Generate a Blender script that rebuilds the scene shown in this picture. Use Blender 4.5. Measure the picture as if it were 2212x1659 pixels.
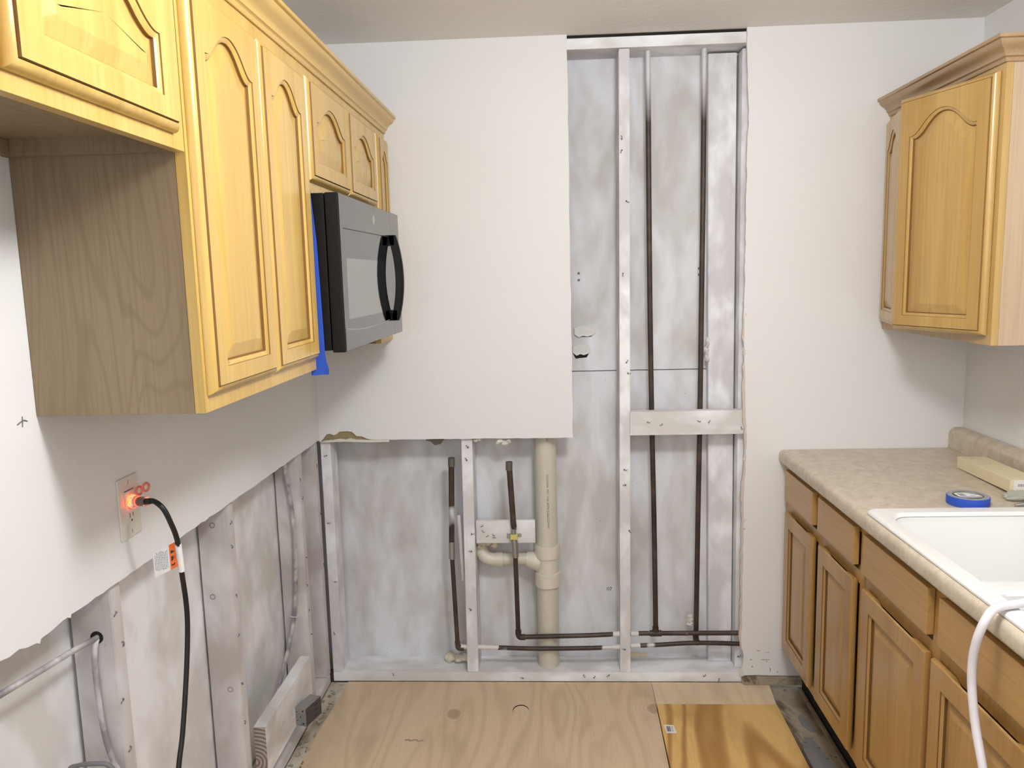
import bpy, bmesh, math, random
from mathutils import Vector, Matrix
random.seed(7)
S = bpy.context.scene
COL = S.collection
for o in list(bpy.data.objects):
    bpy.data.objects.remove(o)

# ------------------------------------------------------------------ camera
F_PX, PITCH, YAW, ROLL = 1689.6, 0.1364, 0.0531, -0.0250
CAM = Vector((0.0, -2.9099, 1.5986))
fw = Vector((-math.sin(YAW) * math.cos(PITCH), math.cos(YAW) * math.cos(PITCH), -math.sin(PITCH)))
rt = Vector((math.cos(YAW), math.sin(YAW), 0))
up = rt.cross(fw)
rt2 = math.cos(ROLL) * rt + math.sin(ROLL) * up
up2 = -math.sin(ROLL) * rt + math.cos(ROLL) * up
cd = bpy.data.cameras.new('camera')
cam = bpy.data.objects.new('camera', cd)
COL.objects.link(cam)
cd.sensor_width = 36.0
cd.lens = 36.0 * F_PX / 2212.0
cd.clip_start = 0.05
m = Matrix((rt2, up2, -fw)).transposed().to_4x4()
m.translation = CAM
cam.matrix_world = m
S.camera = cam

# ------------------------------------------------------------------ world, lights, exposure
S.view_settings.view_transform = 'Standard'
S.view_settings.look = 'None'
S.view_settings.gamma = 1.0
S.view_settings.use_curve_mapping = False
S.view_settings.exposure = 0.0
w = bpy.data.worlds.new('world')
S.world = w
w.use_nodes = True
w.node_tree.nodes['Background'].inputs[0].default_value = (0.98, 0.985, 1.0, 1)
w.node_tree.nodes['Background'].inputs[1].default_value = 0.46


def light(name, kind, loc, energy, color, **kw):
    d = bpy.data.lights.new(name, kind)
    d.energy = energy
    d.color = color
    for k, v in kw.items():
        setattr(d, k, v)
    o = bpy.data.objects.new(name, d)
    COL.objects.link(o)
    o.location = loc
    return o


# the kitchen's own ceiling lamp (its dome is out of the frame, above and in front of the camera)
light('ceiling_lamp_light', 'POINT', (0.31, -1.82, 2.27), 53, (1.0, 0.99, 0.985), shadow_soft_size=0.12)
# added soft fill behind the camera, standing in for unseen rooms
l2 = light('rear_fill_light', 'AREA', (-0.1, -5.2, 2.0), 32, (1.0, 0.99, 0.985), shape='RECTANGLE', size=2.2, size_y=1.6)
l2.rotation_euler = (math.radians(78), 0, 0)


# ------------------------------------------------------------------ material helpers
class M:
    def __init__(s, name):
        s.m = bpy.data.materials.new(name)
        s.m.use_nodes = True
        s.t = s.m.node_tree
        s.b = s.t.nodes['Principled BSDF']

    def n(s, kind, **kw):
        x = s.t.nodes.new(kind)
        for k, v in kw.items():
            setattr(x, k, v)
        return x

    def put(s, node, key, val):
        i = node.inputs[key]
        if isinstance(val, bpy.types.NodeSocket):
            s.t.links.new(val, i)
        elif isinstance(val, (tuple, list)) and len(val) == 3 and i.type == 'RGBA':
            i.default_value = (*val, 1)
        else:
            i.default_value = val

    def P(s, **kw):
        for k, v in kw.items():
            s.put(s.b, k.replace('_', ' ').title().replace('Ior', 'IOR').replace('Metallic', 'Metallic'), v)
        return s

    def coord(s, scale=(1, 1, 1), loc=(0, 0, 0), world=False):
        if world:
            g = s.n('ShaderNodeNewGeometry').outputs['Position']
        else:
            g = s.n('ShaderNodeTexCoord').outputs['Object']
        mp = s.n('ShaderNodeMapping')
        s.put(mp, 'Vector', g)
        s.put(mp, 'Scale', scale)
        s.put(mp, 'Location', loc)
        return mp.outputs[0]

    def noise(s, vec, scale, detail=3, rough=.5, dist=0, col=False):
        x = s.n('ShaderNodeTexNoise')
        s.put(x, 'Vector', vec)
        s.put(x, 'Scale', scale)
        s.put(x, 'Detail', detail)
        s.put(x, 'Roughness', rough)
        s.put(x, 'Distortion', dist)
        return x.outputs['Color' if col else 'Fac']

    def ramp(s, fac, stops, interp='LINEAR'):
        x = s.n('ShaderNodeValToRGB')
        x.color_ramp.interpolation = interp
        e = x.color_ramp.elements
        while len(e) < len(stops):
            e.new(.5)
        for i, (p, c) in enumerate(stops):
            e[i].position = p
            e[i].color = (*c, 1) if isinstance(c, (tuple, list)) else (c, c, c, 1)
        s.put(x, 'Fac', fac)
        return x.outputs[0]

    def mix(s, fac, a, b, mode='MIX'):
        x = s.n('ShaderNodeMix', data_type='RGBA', blend_type=mode)
        s.t.links.new(fac, x.inputs[0]) if isinstance(fac, bpy.types.NodeSocket) else setattr(x.inputs[0], 'default_value', fac)
        for k, v in ((6, a), (7, b)):
            if isinstance(v, bpy.types.NodeSocket):
                s.t.links.new(v, x.inputs[k])
            else:
                x.inputs[k].default_value = (*v, 1)
        return x.outputs[2]

    def grain(s, vec, scale, k, detail=1.2, sharp=(.15, .9)):
        n = s.noise(vec, scale, detail, .5, .3)
        w_ = s.math('MULTIPLY', s.math('ADD', s.math('SINE', s.math('MULTIPLY', n, k)), 1.), .5)
        return s.ramp(w_, [(sharp[0], 0.), (sharp[1], 1.)])

    def math(s, op, a, b=0.0):
        x = s.n('ShaderNodeMath', operation=op)
        s.put(x, 0, a)
        s.put(x, 1, b)
        return x.outputs[0]

    def bump(s, h, strength=.2, dist=.002):
        x = s.n('ShaderNodeBump')
        s.put(x, 'Height', h)
        s.put(x, 'Strength', strength)
        s.put(x, 'Distance', dist)
        s.put(s.b, 'Normal', x.outputs[0])


def plain(name, col, rough=.5, metal=0., spec=.5, **kw):
    a = M(name)
    a.put(a.b, 'Base Color', col)
    a.put(a.b, 'Roughness', rough)
    a.put(a.b, 'Metallic', metal)
    a.put(a.b, 'Specular IOR Level', spec)
    nz = a.noise(a.coord(), 60, 2)
    a.put(a.b, 'Base Color', a.mix(nz, tuple(c * .93 for c in col), tuple(min(1, c * 1.05) for c in col)))
    for k, v in kw.items():
        a.put(a.b, k, v)
    return a.m


def wall_paint(name, col, bs=.12, bscale=90):
    a = M(name)
    n1 = a.noise(a.coord(world=True), 1.3, 3)
    a.put(a.b, 'Base Color', a.mix(n1, tuple(c * .97 for c in col), tuple(c * 1.02 for c in col)))
    a.put(a.b, 'Roughness', .75)
    a.bump(a.noise(a.coord(world=True), bscale, 3), bs, .004)
    return a.m


def wood(name, c1, c2, axis='z', gl=.3, fine=1., coat=.25, band=.5):
    a = M(name)
    sc = {'x': (.5, 9, 9), 'y': (9, .5, 9), 'z': (9, 9, .5)}[axis]
    v = a.coord(sc)
    big = a.noise(v, .8, 3, .55, 1.2)
    sc2 = {'x': (3, 90, 90), 'y': (90, 3, 90), 'z': (90, 90, 3)}[axis]
    fi = a.noise(a.coord(sc2), 1.2, 2, .6)
    c = a.mix(a.ramp(big, [(.3, 0.), (.7, 1.)]), c1, c2)
    dark = tuple(x * .80 for x in c2)
    c = a.mix(a.ramp(fi, [(.45, 0.), (.75, fine * .5)]), c, dark)
    a.put(a.b, 'Base Color', c)
    a.put(a.b, 'Roughness', gl)
    a.put(a.b, 'Coat Weight', coat)
    a.put(a.b, 'Coat Roughness', .25)
    a.bump(fi, .06, .001)
    return a.m


def primed(name, light, dark, amount=.5, scale=3., stretch=(1, 1, .6), streak='z', smudge=1.):
    """stain-blocking white primer sprayed unevenly"""
    a = M(name)
    n1 = a.noise(a.coord(stretch), scale, 3, .55, .4)
    n2 = a.noise(a.coord(stretch, (3, 5, 7)), scale * 2.7, 2, .5)
    s = a.math('ADD', a.math('MULTIPLY', n1, .75), a.math('MULTIPLY', n2, .25))
    f = a.ramp(s, [(.5 - amount * .22, 1. * smudge), (.5 + (1 - amount) * .16, 0.)])
    c = a.mix(f, light, dark)
    if streak:
        sc2 = {'x': (3, 120, 120), 'y': (120, 3, 120), 'z': (120, 120, 3)}[streak]
        fi = a.noise(a.coord(sc2), 1., 2, .6)
        c = a.mix(a.ramp(fi, [(.55, 0.), (.85, .2)]), c, tuple(x * .75 for x in dark))
    else:
        fi = a.noise(a.coord(), 60, 2, .6)
    sp = a.noise(a.coord(), 140, 2)
    c = a.mix(a.ramp(sp, [(.73, 0.), (.78, .55)]), c, (.12, .10, .09))
    a.put(a.b, 'Base Color', c)
    a.put(a.b, 'Roughness', .7)
    a.bump(fi, .12, .001)
    return a.m


def copper(name, white_above=None, patch=.68):
    a = M(name)
    v = a.coord(world=True)
    base = a.ramp(a.noise(v, 14, 4, .6), [(.3, (.030, .020, .017)), (.55, (.062, .040, .031)), (.8, (.115, .09, .075))])
    f = a.ramp(a.noise(a.coord((1, 1, .5), world=True), 9, 2), [(patch, 0.), (patch + .06, 1.)])
    if white_above is not None:
        sep = a.n('ShaderNodeSeparateXYZ')
        a.put(sep, 0, v)
        mr = a.n('ShaderNodeMapRange')
        a.put(mr, 0, sep.outputs[2])
        a.put(mr, 1, white_above - .08)
        a.put(mr, 2, white_above + .08)
        f = a.math('MAXIMUM', f, mr.outputs[0])
    a.put(a.b, 'Base Color', a.mix(f, base, (.62, .62, .64)))
    a.put(a.b, 'Roughness', .5)
    a.put(a.b, 'Metallic', .15)
    return a.m


MT = {}
MT['wall'] = wall_paint('white_wall_paint', (.775, .778, .785))
MT['ceil'] = wall_paint('ceiling_texture', (.84, .82, .79), .6, 45)
MT['floor_far'] = plain('far_floor', (.42, .33, .22), .6)
H1, H2 = (.67, .46, .145), (.53, .335, .082)
MT['oz'] = wood('honey_wood_vertical', H1, H2, 'z')
MT['oy'] = wood('honey_wood_horizontal', H1, H2, 'y')
MT['ox'] = wood('honey_wood_crosswise', H1, H2, 'x')
R1, R2 = (.47, .285, .100), (.365, .203, .060)
MT['rz'] = wood('base_wood_vertical', R1, R2, 'z')
MT['ry'] = wood('base_wood_horizontal', R1, R2, 'y')
U1, U2 = (.55, .37, .135), (.44, .27, .080)
MT['uz'] = wood('upper_right_wood', U1, U2, 'z')
MT['uy'] = wood('upper_right_wood_horizontal', (.43, .285, .155), (.34, .215, .105), 'y')
MT['uside'] = wood('end_panel_veneer', (.53, .395, .265), (.45, .32, .20), 'z', .4)


def veneer():
    a = M('side_panel_oak_print')
    v = a.coord((1, 7, .8))
    a_ = a.noise(a.coord((5, 5, .55)), 1.1, 3, .5, .8)
    c = a.mix(a.ramp(a_, [(.3, 0.), (.7, 1.)]), (.315, .235, .14), (.25, .18, .105))
    g = a.grain(a.coord((1, 1, .10), (.2, 0, .2)), 8, 100, 1.0, (.78, 1.))
    c = a.mix(a.math('MULTIPLY', g, .33), c, (.17, .11, .06))
    fi = a.noise(a.coord((150, 150, 4)), 1, 2)
    c = a.mix(a.ramp(fi, [(.45, 0.), (.75, .6)]), c, (.20, .14, .085))
    a.put(a.b, 'Base Color', c)
    a.put(a.b, 'Roughness', .5)
    return a.m


MT['veneer'] = veneer()
MT['groove'] = plain('dark_glazed_groove', (.23, .115, .03), .5)
MT['rgroove'] = plain('dark_brown_groove', (.15, .075, .022), .5)

MT['stud'] = primed('primed_stud', (.90, .91, .95), (.64, .63, .65), .24, 7)
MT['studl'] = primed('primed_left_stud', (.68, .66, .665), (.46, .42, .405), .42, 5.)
MT['plate'] = primed('primed_plate', (.90, .92, .96), (.64, .63, .63), .26, 6., (.5, 1, 1), 'x')
MT['platey'] = primed('primed_plate_side', (.87, .875, .91), (.55, .52, .50), .32, 5., (1, .5, 1), 'y')
MT['sheath'] = primed('primed_sheathing', (.745, .765, .815), (.52, .505, .495), .46, 5.5, (1, 1, .4), None, .9)
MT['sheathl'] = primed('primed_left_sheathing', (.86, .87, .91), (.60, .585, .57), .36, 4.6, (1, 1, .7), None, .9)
MT['copper'] = copper('old_copper_pipe')
MT['copper_tall'] = copper('old_copper_riser', 2.22, .75)
MT['copper_h'] = copper('old_copper_run', None, .60)
MT['wpipe'] = plain('primed_pipe', (.68, .67, .68), .6)
MT['pvc'] = plain('cream_pvc', (.60, .57, .48), .35)
MT['pvcfit'] = plain('cream_pvc_fitting', (.66, .63, .54), .33)
MT['black'] = plain('black_plastic', (.007, .007, .008), .45, 0., .22)
MT['rubber'] = plain('black_rubber', (.008, .008, .008), .45)
MT['ink'] = plain('ink', (.03, .03, .03), .7)
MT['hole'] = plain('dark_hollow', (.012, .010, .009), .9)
MT['white'] = plain('white_plastic', (.70, .67, .61), .35)
MT['paper'] = plain('torn_white_paper', (.72, .69, .63), .85)
MT['tan'] = plain('torn_tan_core', (.30, .25, .14), .95)
MT['tanp'] = plain('pink_tan_core', (.60, .53, .49), .95)
MT['stain'] = plain('brown_stain', (.27, .225, .20), .9)
MT['capm'] = plain('dull_pipe_cap', (.14, .125, .115), .5, .3)
MT['foam'] = plain('cream_foam', (.68, .63, .50), .8)
MT['cable'] = primed('sprayed_cable', (.68, .67, .69), (.22, .21, .23), .30, 9, (1, 1, 1))
MT['gcable'] = plain('grey_cable', (.16, .16, .165), .5)
MT['sink'] = M('white_sink_composite').P(base_color=(.82, .82, .815), roughness=.2).m
MT['steel'] = plain('galvanised_steel', (.42, .43, .44), .35, .85)
MT['steel_dk'] = plain('box_mouth', (.045, .045, .05), .45)
MT['blue'] = plain('blue_masking_tape', (.022, .085, .52), .55)
MT['blue2'] = plain('blue_tape_edge', (.30, .33, .38), .6)
MT['orange'] = plain('orange_label', (.85, .17, .03), .6)
MT['label'] = plain('white_label', (.80, .78, .78), .6)
MT['pine'] = wood('raw_pine', (.76, .67, .47), (.70, .60, .39), 'y', .7, .5, 0.)
MT['strap'] = plain('yellow_strap', (.62, .55, .18), .5)
MT['seam'] = plain('seam_gap', (.05, .045, .04), .9)
MT['frame_edge'] = wood('dark_frame_edge', (.36, .20, .07), (.28, .14, .045), 'z')
MT['logo'] = plain('emblem_silver', (.5, .5, .52), .25, .8)
MT['hose'] = plain('translucent_hose', (.74, .71, .75), .25, **{'Subsurface Weight': .3, 'Subsurface Radius': (.01, .01, .01)})


def slate():
    a = M('glossy_slate_door')
    sp = a.noise(a.coord(), 900, 2)
    a.put(a.b, 'Base Color', a.mix(sp, (.135, .138, .142), (.20, .203, .208)))
    a.put(a.b, 'Roughness', .035)
    a.put(a.b, 'Metallic', 1.)
    return a.m


def glass_win():
    a = M('door_window_glass')
    sp = a.noise(a.coord(), 1000, 2)
    a.put(a.b, 'Base Color', a.mix(sp, (.34, .35, .35), (.42, .43, .43)))
    a.put(a.b, 'Roughness', .04)
    a.put(a.b, 'Metallic', 1.)
    return a.m


MT['slate'] = slate()
MT['mwglass'] = glass_win()


def laminate():
    a = M('beige_laminate')
    v = a.coord()
    c = a.ramp(a.noise(v, 26, 6, .68, .4), [(.34, (.50, .42, .32)), (.5, (.58, .50, .39)), (.66, (.65, .575, .46))])
    c = a.mix(a.ramp(a.noise(a.coord((1, 1, 1), (4, 2, 1)), 75, 4, .75), [(.48, 0.), (.75, .55)]), c, (.40, .32, .24))
    c = a.mix(a.ramp(a.noise(v, 230, 2), [(.62, 0.), (.7, .35)]), c, (.27, .21, .16))
    a.put(a.b, 'Base Color', c)
    a.put(a.b, 'Roughness', .35)
    return a.m


MT['lam'] = laminate()


def plywood(name, pale, dark, knots, stain=.0, wscale=2.2, gs=.38, gk=1.):
    a = M(name)
    v = a.coord(world=True)
    g = a.grain(a.coord((1, .24, 1), (wscale, .1, 0), world=True), 3.0, 85 * gk, 1.6, (.45, 1.))
    c = a.mix(a.math('MULTIPLY', g, gs), pale, dark)
    st = a.noise(a.coord((1, .35, 1), (1, 2, 0), world=True), 6, 4, .6, .8)
    c = a.mix(a.ramp(st, [(.5, 0.), (.75, .5)]), c, tuple(x * .72 for x in dark))
    fi = a.noise(a.coord((160, 6, 1), world=True), 1, 2)
    c = a.mix(a.ramp(fi, [(.5, 0.), (.8, .22)]), c, tuple(x * .7 for x in dark))
    for kx, ky in knots:
        sub = a.n('ShaderNodeVectorMath', operation='DISTANCE')
        a.put(sub, 0, a.coord((1, .75, 0), world=True))
        sub.inputs[1].default_value = (kx, ky * .75, 0)
        d = a.math('ADD', sub.outputs['Value'], a.math('MULTIPLY', a.noise(v, 12, 2), .02))
        ring = a.math('SINE', a.math('MULTIPLY', d, 420))
        fall = a.ramp(d, [(.02, 1.), (.085, 0.)])
        c = a.mix(a.math('MULTIPLY', a.math('MULTIPLY', ring, fall), .22), c, tuple(x * .55 for x in dark))
        c = a.mix(a.ramp(d, [(.030, .75), (.036, 0.)]), c, (.36, .25, .16))
    sp = a.noise(v, 55, 3, .7)
    c = a.mix(a.ramp(sp, [(.76, 0.), (.79, .7)]), c, (.10, .07, .05))
    wsp = a.noise(a.coord((1, 1, 1), (7, 3, 0), world=True), 70, 2, .7)
    c = a.mix(a.ramp(wsp, [(.78, 0.), (.80, .8)]), c, (.85, .8, .7))
    a.put(a.b, 'Base Color', c)
    a.put(a.b, 'Roughness', .6)
    return a.m


MT['ply'] = plywood('pale_plywood', (.66, .51, .345), (.46, .33, .20), [(-.388, -.222), (.352, -.178)])
MT['ply2'] = plywood('narrow_pale_plywood', (.72, .575, .40), (.62, .47, .30), [])
MT['plyn'] = plywood('amber_plywood', (.72, .47, .17), (.42, .22, .058), [], wscale=3.2, gs=1., gk=.62)


def dirty(name, stops, scale, seed, rough=.5):
    a = M(name)
    v = a.coord((1, .3, 1), (seed, seed * .7, 0), world=True)
    c = a.ramp(a.noise(v, scale, 5, .65, .5), stops)
    sp = a.noise(a.coord(world=True), 45, 3, .7)
    c = a.mix(a.ramp(sp, [(.62, 0.), (.68, .8)]), c, (.05, .035, .025))
    a.put(a.b, 'Base Color', c)
    a.put(a.b, 'Roughness', rough)
    a.bump(a.noise(v, scale * 3, 4), .5, .006)
    return a.m


MT['subr'] = dirty('dirty_subfloor', [(.34, (.05, .032, .02)), (.44, (.16, .115, .075)), (.50, (.38, .33, .25)), (.58, (.32, .265, .19)), (.64, (.17, .12, .08)), (.78, (.07, .05, .035))], 6, 2.)
MT['vinyl'] = dirty('old_grey_vinyl', [(.3, (.17, .165, .165)), (.6, (.24, .235, .235)), (.8, (.30, .28, .26))], 9, 5., .3)
MT['subl'] = dirty('paint_spattered_subfloor', [(.30, (.16, .12, .08)), (.45, (.42, .37, .29)), (.60, (.60, .56, .48)), (.8, (.66, .62, .55))], 11, 8.)


# ------------------------------------------------------------------ mesh helpers
class MB:
    def __init__(s):
        s.bm = bmesh.new()
        s.mi = 0

    def _tag(s, faces):
        for f in faces:
            f.material_index = s.mi

    def box(s, x0, x1, y0, y1, z0, z1, b=.0012):
        vs = [s.bm.verts.new((x, y, z)) for x in (x0, x1) for y in (y0, y1) for z in (z0, z1)]
        F = [(0, 1, 3, 2), (4, 6, 7, 5), (0, 4, 5, 1), (2, 3, 7, 6), (0, 2, 6, 4), (1, 5, 7, 3)]
        fs = [s.bm.faces.new([vs[i] for i in f]) for f in F]
        s._tag(fs)
        if b:
            es = list({e for f in fs for e in f.edges})
            r = bmesh.ops.bevel(s.bm, geom=es, offset=b, segments=2, affect='EDGES', profile=.6)
            s._tag(r['faces'])
        return s

    def obox(s, mat, sx, sy, sz, b=.0012):
        n0 = len(s.bm.verts)
        s.box(-sx / 2, sx / 2, -sy / 2, sy / 2, -sz / 2, sz / 2, b)
        s.bm.verts.ensure_lookup_table()
        for v in s.bm.verts[n0:]:
            v.co = mat @ v.co
        return s

    def prism(s, pts, axis, a0, a1, bevel=0):
        """polygon pts in the two other axes (order x,y,z without axis) extruded along axis"""
        def P(p, a):
            return {'x': (a, p[0], p[1]), 'y': (p[0], a, p[1]), 'z': (p[0], p[1], a)}[axis]
        A = [s.bm.verts.new(P(p, a0)) for p in pts]
        B = [s.bm.verts.new(P(p, a1)) for p in pts]
        n = len(pts)
        fs = [s.bm.faces.new(A), s.bm.faces.new(B[::-1])]
        for i in range(n):
            fs.append(s.bm.faces.new((A[i], A[(i + 1) % n], B[(i + 1) % n], B[i])))
        s._tag(fs)
        return s

    def tube(s, path, r, seg=14, caps=True, smooth=True, flat=1.0):
        pts = [Vector(p) for p in path]
        if smooth and len(pts) > 2:
            q = []
            for i in range(len(pts) - 1):
                p0 = pts[max(i - 1, 0)]
                p1, p2 = pts[i], pts[i + 1]
                p3 = pts[min(i + 2, len(pts) - 1)]
                for k in range(6):
                    t = k / 6
                    q.append(.5 * ((2 * p1) + (p2 - p0) * t + (2 * p0 - 5 * p1 + 4 * p2 - p3) * t * t + (3 * p1 - p0 - 3 * p2 + p3) * t ** 3))
            q.append(pts[-1])
            pts = q
        rr = r if callable(r) else (lambda i, n: r)
        n = len(pts)
        t0 = (pts[1] - pts[0]).normalized()
        nrm = t0.orthogonal().normalized()
        rings = []
        for i, p in enumerate(pts):
            t = (pts[min(i + 1, n - 1)] - pts[max(i - 1, 0)]).normalized()
            nrm = (nrm - t * nrm.dot(t)).normalized()
            bn = t.cross(nrm)
            R = rr(i, n)
            rings.append([s.bm.verts.new(p + nrm * math.cos(2 * math.pi * k / seg) * R + bn * math.sin(2 * math.pi * k / seg) * R * flat) for k in range(seg)])
        fs = []
        for a, b in zip(rings, rings[1:]):
            for k in range(seg):
                fs.append(s.bm.faces.new((a[k], a[(k + 1) % seg], b[(k + 1) % seg], b[k])))
        if caps:
            fs.append(s.bm.faces.new(rings[0][::-1]))
            fs.append(s.bm.faces.new(rings[-1]))
        s._tag(fs)
        return s

    def lathe(s, prof, c, axis='z', seg=40, closed=False):
        """prof [(r, h)] round axis through c"""
        rings = []
        for r, h in prof:
            ring = []
            for k in range(seg):
                a = 2 * math.pi * k / seg
                u, v_ = r * math.cos(a), r * math.sin(a)
                d = {'z': (u, v_, h), 'x': (h, u, v_), 'y': (u, h, v_)}[axis]
                ring.append(s.bm.verts.new((c[0] + d[0], c[1] + d[1], c[2] + d[2])))
            rings.append(ring)
        fs = []
        pr = list(zip(rings, rings[1:]))
        if closed:
            pr.append((rings[-1], rings[0]))
        for a, b in pr:
            for k in range(seg):
                fs.append(s.bm.faces.new((a[k], a[(k + 1) % seg], b[(k + 1) % seg], b[k])))
        if not closed:
            fs.append(s.bm.faces.new(rings[0]))
            fs.append(s.bm.faces.new(rings[-1]))
        s._tag(fs)
        return s

    def loops(s, loops, cap0=True, cap1=True):
        R = [[s.bm.verts.new(p) for p in L] for L in loops]
        n = len(R[0])
        fs = []
        for a, b in zip(R, R[1:]):
            for k in range(n):
                fs.append(s.bm.faces.new((a[k], a[(k + 1) % n], b[(k + 1) % n], b[k])))
        if cap0:
            fs.append(s.bm.faces.new(R[0][::-1]))
        if cap1:
            fs.append(s.bm.faces.new(R[-1]))
        s._tag(fs)
        return s

    def blob(s, c, rx, ry, rz, seed=0, sub=3, amp=.25):
        rnd = random.Random(seed)
        r = bmesh.ops.create_icosphere(s.bm, subdivisions=sub, radius=1)
        ph = [(Vector((rnd.uniform(-1, 1), rnd.uniform(-1, 1), rnd.uniform(-1, 1))) * rnd.uniform(2, 6), rnd.uniform(0, 6)) for _ in range(6)]
        for v in r['verts']:
            d = 1 + amp * sum(math.sin(v.co.dot(a) + b) for a, b in ph) / 3
            v.co = Vector((c[0] + v.co.x * rx * d, c[1] + v.co.y * ry * d, c[2] + v.co.z * rz * d))
        return s

    def build(s, name, mats, parent=None, label=None, cat=None, group=None, kind=None, origin=None, smooth=True):
        bmesh.ops.recalc_face_normals(s.bm, faces=s.bm.faces)
        me = bpy.data.meshes.new(name)
        if parent is not None and not isinstance(parent, Vector):
            o_ = WORLD[parent.name]
        elif origin is not None:
            o_ = Vector(origin)
        else:
            xs = [v.co for v in s.bm.verts]
            o_ = Vector(((min(v.x for v in xs) + max(v.x for v in xs)) / 2, (min(v.y for v in xs) + max(v.y for v in xs)) / 2, min(v.z for v in xs)))
        bmesh.ops.translate(s.bm, verts=s.bm.verts, vec=-o_)
        s.bm.to_mesh(me)
        s.bm.free()
        for mm in (mats if isinstance(mats, (list, tuple)) else [mats]):
            me.materials.append(MT[mm] if isinstance(mm, str) else mm)
        if smooth:
            me.shade_smooth()
            me.set_sharp_from_angle(angle=math.radians(32))
        o = bpy.data.objects.new(name, me)
        COL.objects.link(o)
        if smooth:
            wn = o.modifiers.new('weighted_normal', 'WEIGHTED_NORMAL')
            wn.keep_sharp = True
        if parent is not None:
            o.parent = parent
        else:
            o.location = o_
        WORLD[o.name] = o_
        props(o, label, cat, group, kind)
        return o


WORLD = {}


def props(o, label=None, cat=None, group=None, kind=None):
    for k, v in (('label', label), ('category', cat), ('group', group), ('kind', kind)):
        if v:
            o[k] = v
    return o


def thing(name, loc, label, cat, group=None):
    o = bpy.data.objects.new(name, None)
    o.empty_display_size = .05
    COL.objects.link(o)
    o.location = loc
    WORLD[o.name] = Vector(loc)
    return props(o, label, cat, group)


def text_mesh(txt, size, mapf, name, mat, parent, thick=.0, spacing=1.0):
    cu = bpy.data.curves.new('txt', 'FONT')
    cu.body = txt
    cu.size = size
    cu.space_character = spacing
    cu.resolution_u = 3
    t = bpy.data.objects.new('txt', cu)
    COL.objects.link(t)
    bpy.context.view_layer.update()
    me = bpy.data.meshes.new_from_object(t)
    bpy.data.objects.remove(t)
    bm = bmesh.new()
    bm.from_mesh(me)
    bmesh.ops.triangulate(bm, faces=bm.faces)
    for v in bm.verts:
        v.co = Vector(mapf(v.co.x, v.co.y))
    b = MB()
    b.bm.free()
    b.bm = bm
    return b.build(name, mat, parent, smooth=False)


# ------------------------------------------------------------------ door panels
def door_loops(W, H, t=.019, stile=.05, rail=.045, arch=0., shoulder=.10, scoop=0.):
    nb, ns, nt = 10, 4, 45

    def contour(d):
        """opening outline inset by d"""
        u0, u1, v0 = stile + d, W - stile - d, rail + d
        pts = []
        for i in range(nb):
            pts.append((u0 + (u1 - u0) * i / nb, v0))
        vs = H - shoulder - d if arch else H - rail - d
        for i in range(ns):
            pts.append((u1, v0 + (vs - v0) * i / ns))
        for i in range(nt):
            s_ = 1 - 2 * i / nt
            g = 0
            sl = 0
            if arch:
                def G(x):
                    x = abs(x)
                    if x > .93:
                        return 0.
                    if x < .62:
                        return 1 - .62 * (x / .62) ** 2
                    return .38 * (1 - (x - .62) / .31) ** 1.63
                g = G(s_) * arch
                sl = (G(s_ + .01) - G(s_ - .01)) * arch / (.02 * (W / 2 - stile))
            off = d * (min(math.sqrt(1 + sl * sl), 1.3) - 1) * min(1, g / .02 if arch else 1)
            pts.append((u0 + (u1 - u0) * (1 + s_) / 2, max(vs + g - off, v0 + .004)))
        for i in range(ns):
            pts.append((u0, vs + (v0 - vs) * i / ns))
        return pts

    def outer(d, topdrop=0.):
        u0, u1, v0, v1 = d, W - d, d, H - d
        pts = [(u0 + (u1 - u0) * i / nb, v0) for i in range(nb)]
        pts += [(u1, v0 + (v1 - v0) * i / ns) for i in range(ns)]
        for i in range(nt):
            x = 1 - 2 * i / nt
            dr = topdrop * max(0., min(1., (.62 - abs(x)) / .12)) if topdrop else 0
            pts.append((u0 + (u1 - u0) * (1 + x) / 2, v1 - dr))
        pts += [(u0, v1 + (v0 - v1) * i / ns) for i in range(ns)]
        return pts
    if scoop:
        seq = [(outer(.004, scoop), 0.), (outer(.0, scoop), t * .35), (outer(.0), t * .75), (outer(.002), t * .95), (outer(.004), t)]
    else:
        seq = [(outer(0), 0.), (outer(0), .004), (outer(.0025), .0095), (outer(.0065), .0138), (outer(.0115), .0155),
               (outer(.0125), .0155), (outer(.0130), .0135), (outer(.0145), t)]
    seq += [(contour(0), t), (contour(.0008), t - .0025), (contour(.005), t - .0035), (contour(.0085), t - .0065),
            (contour(.009), t - .0115), (contour(.0115), t - .0118), (contour(.036), t - .0048), (contour(.038), t - .0045)]
    return seq


GR_BEAD = (5, 6, 8, 11, 12)
GR_SCOOP = (5, 8, 9)


def door(parent, T, W, H, mat, name='door', **kw):
    b = MB()
    seq = door_loops(W, H, **kw)
    b.loops([[T(u, v, w_) for u, v in pts] for pts, w_ in seq], cap1=False)
    N = len(seq[0][0])
    b.bm.faces.ensure_lookup_table()
    rings = [i for i, (p, q) in enumerate(zip(seq, seq[1:])) if i in (GR_SCOOP if kw.get('scoop') else GR_BEAD)]
    for i in rings:
        for k in range(N):
            b.bm.faces[i * N + k].material_index = 1
    b.bm.verts.ensure_lookup_table()
    last = list(b.bm.verts)[-N:]
    pl_ = seq[-1][0]
    cu_, cv_ = sum(p[0] for p in pl_) / N, (min(p[1] for p in pl_) + max(p[1] for p in pl_)) / 2
    cv_ = min(cv_, kw.get('_cv', 9))
    cvx = b.bm.verts.new(T(cu_, cv_, seq[-1][1]))
    for k in range(N):
        b.bm.faces.new((last[k], last[(k + 1) % N], cvx))
    return b.build(name, [mat, 'rgroove' if kw.get('scoop') else 'groove'], parent)


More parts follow.
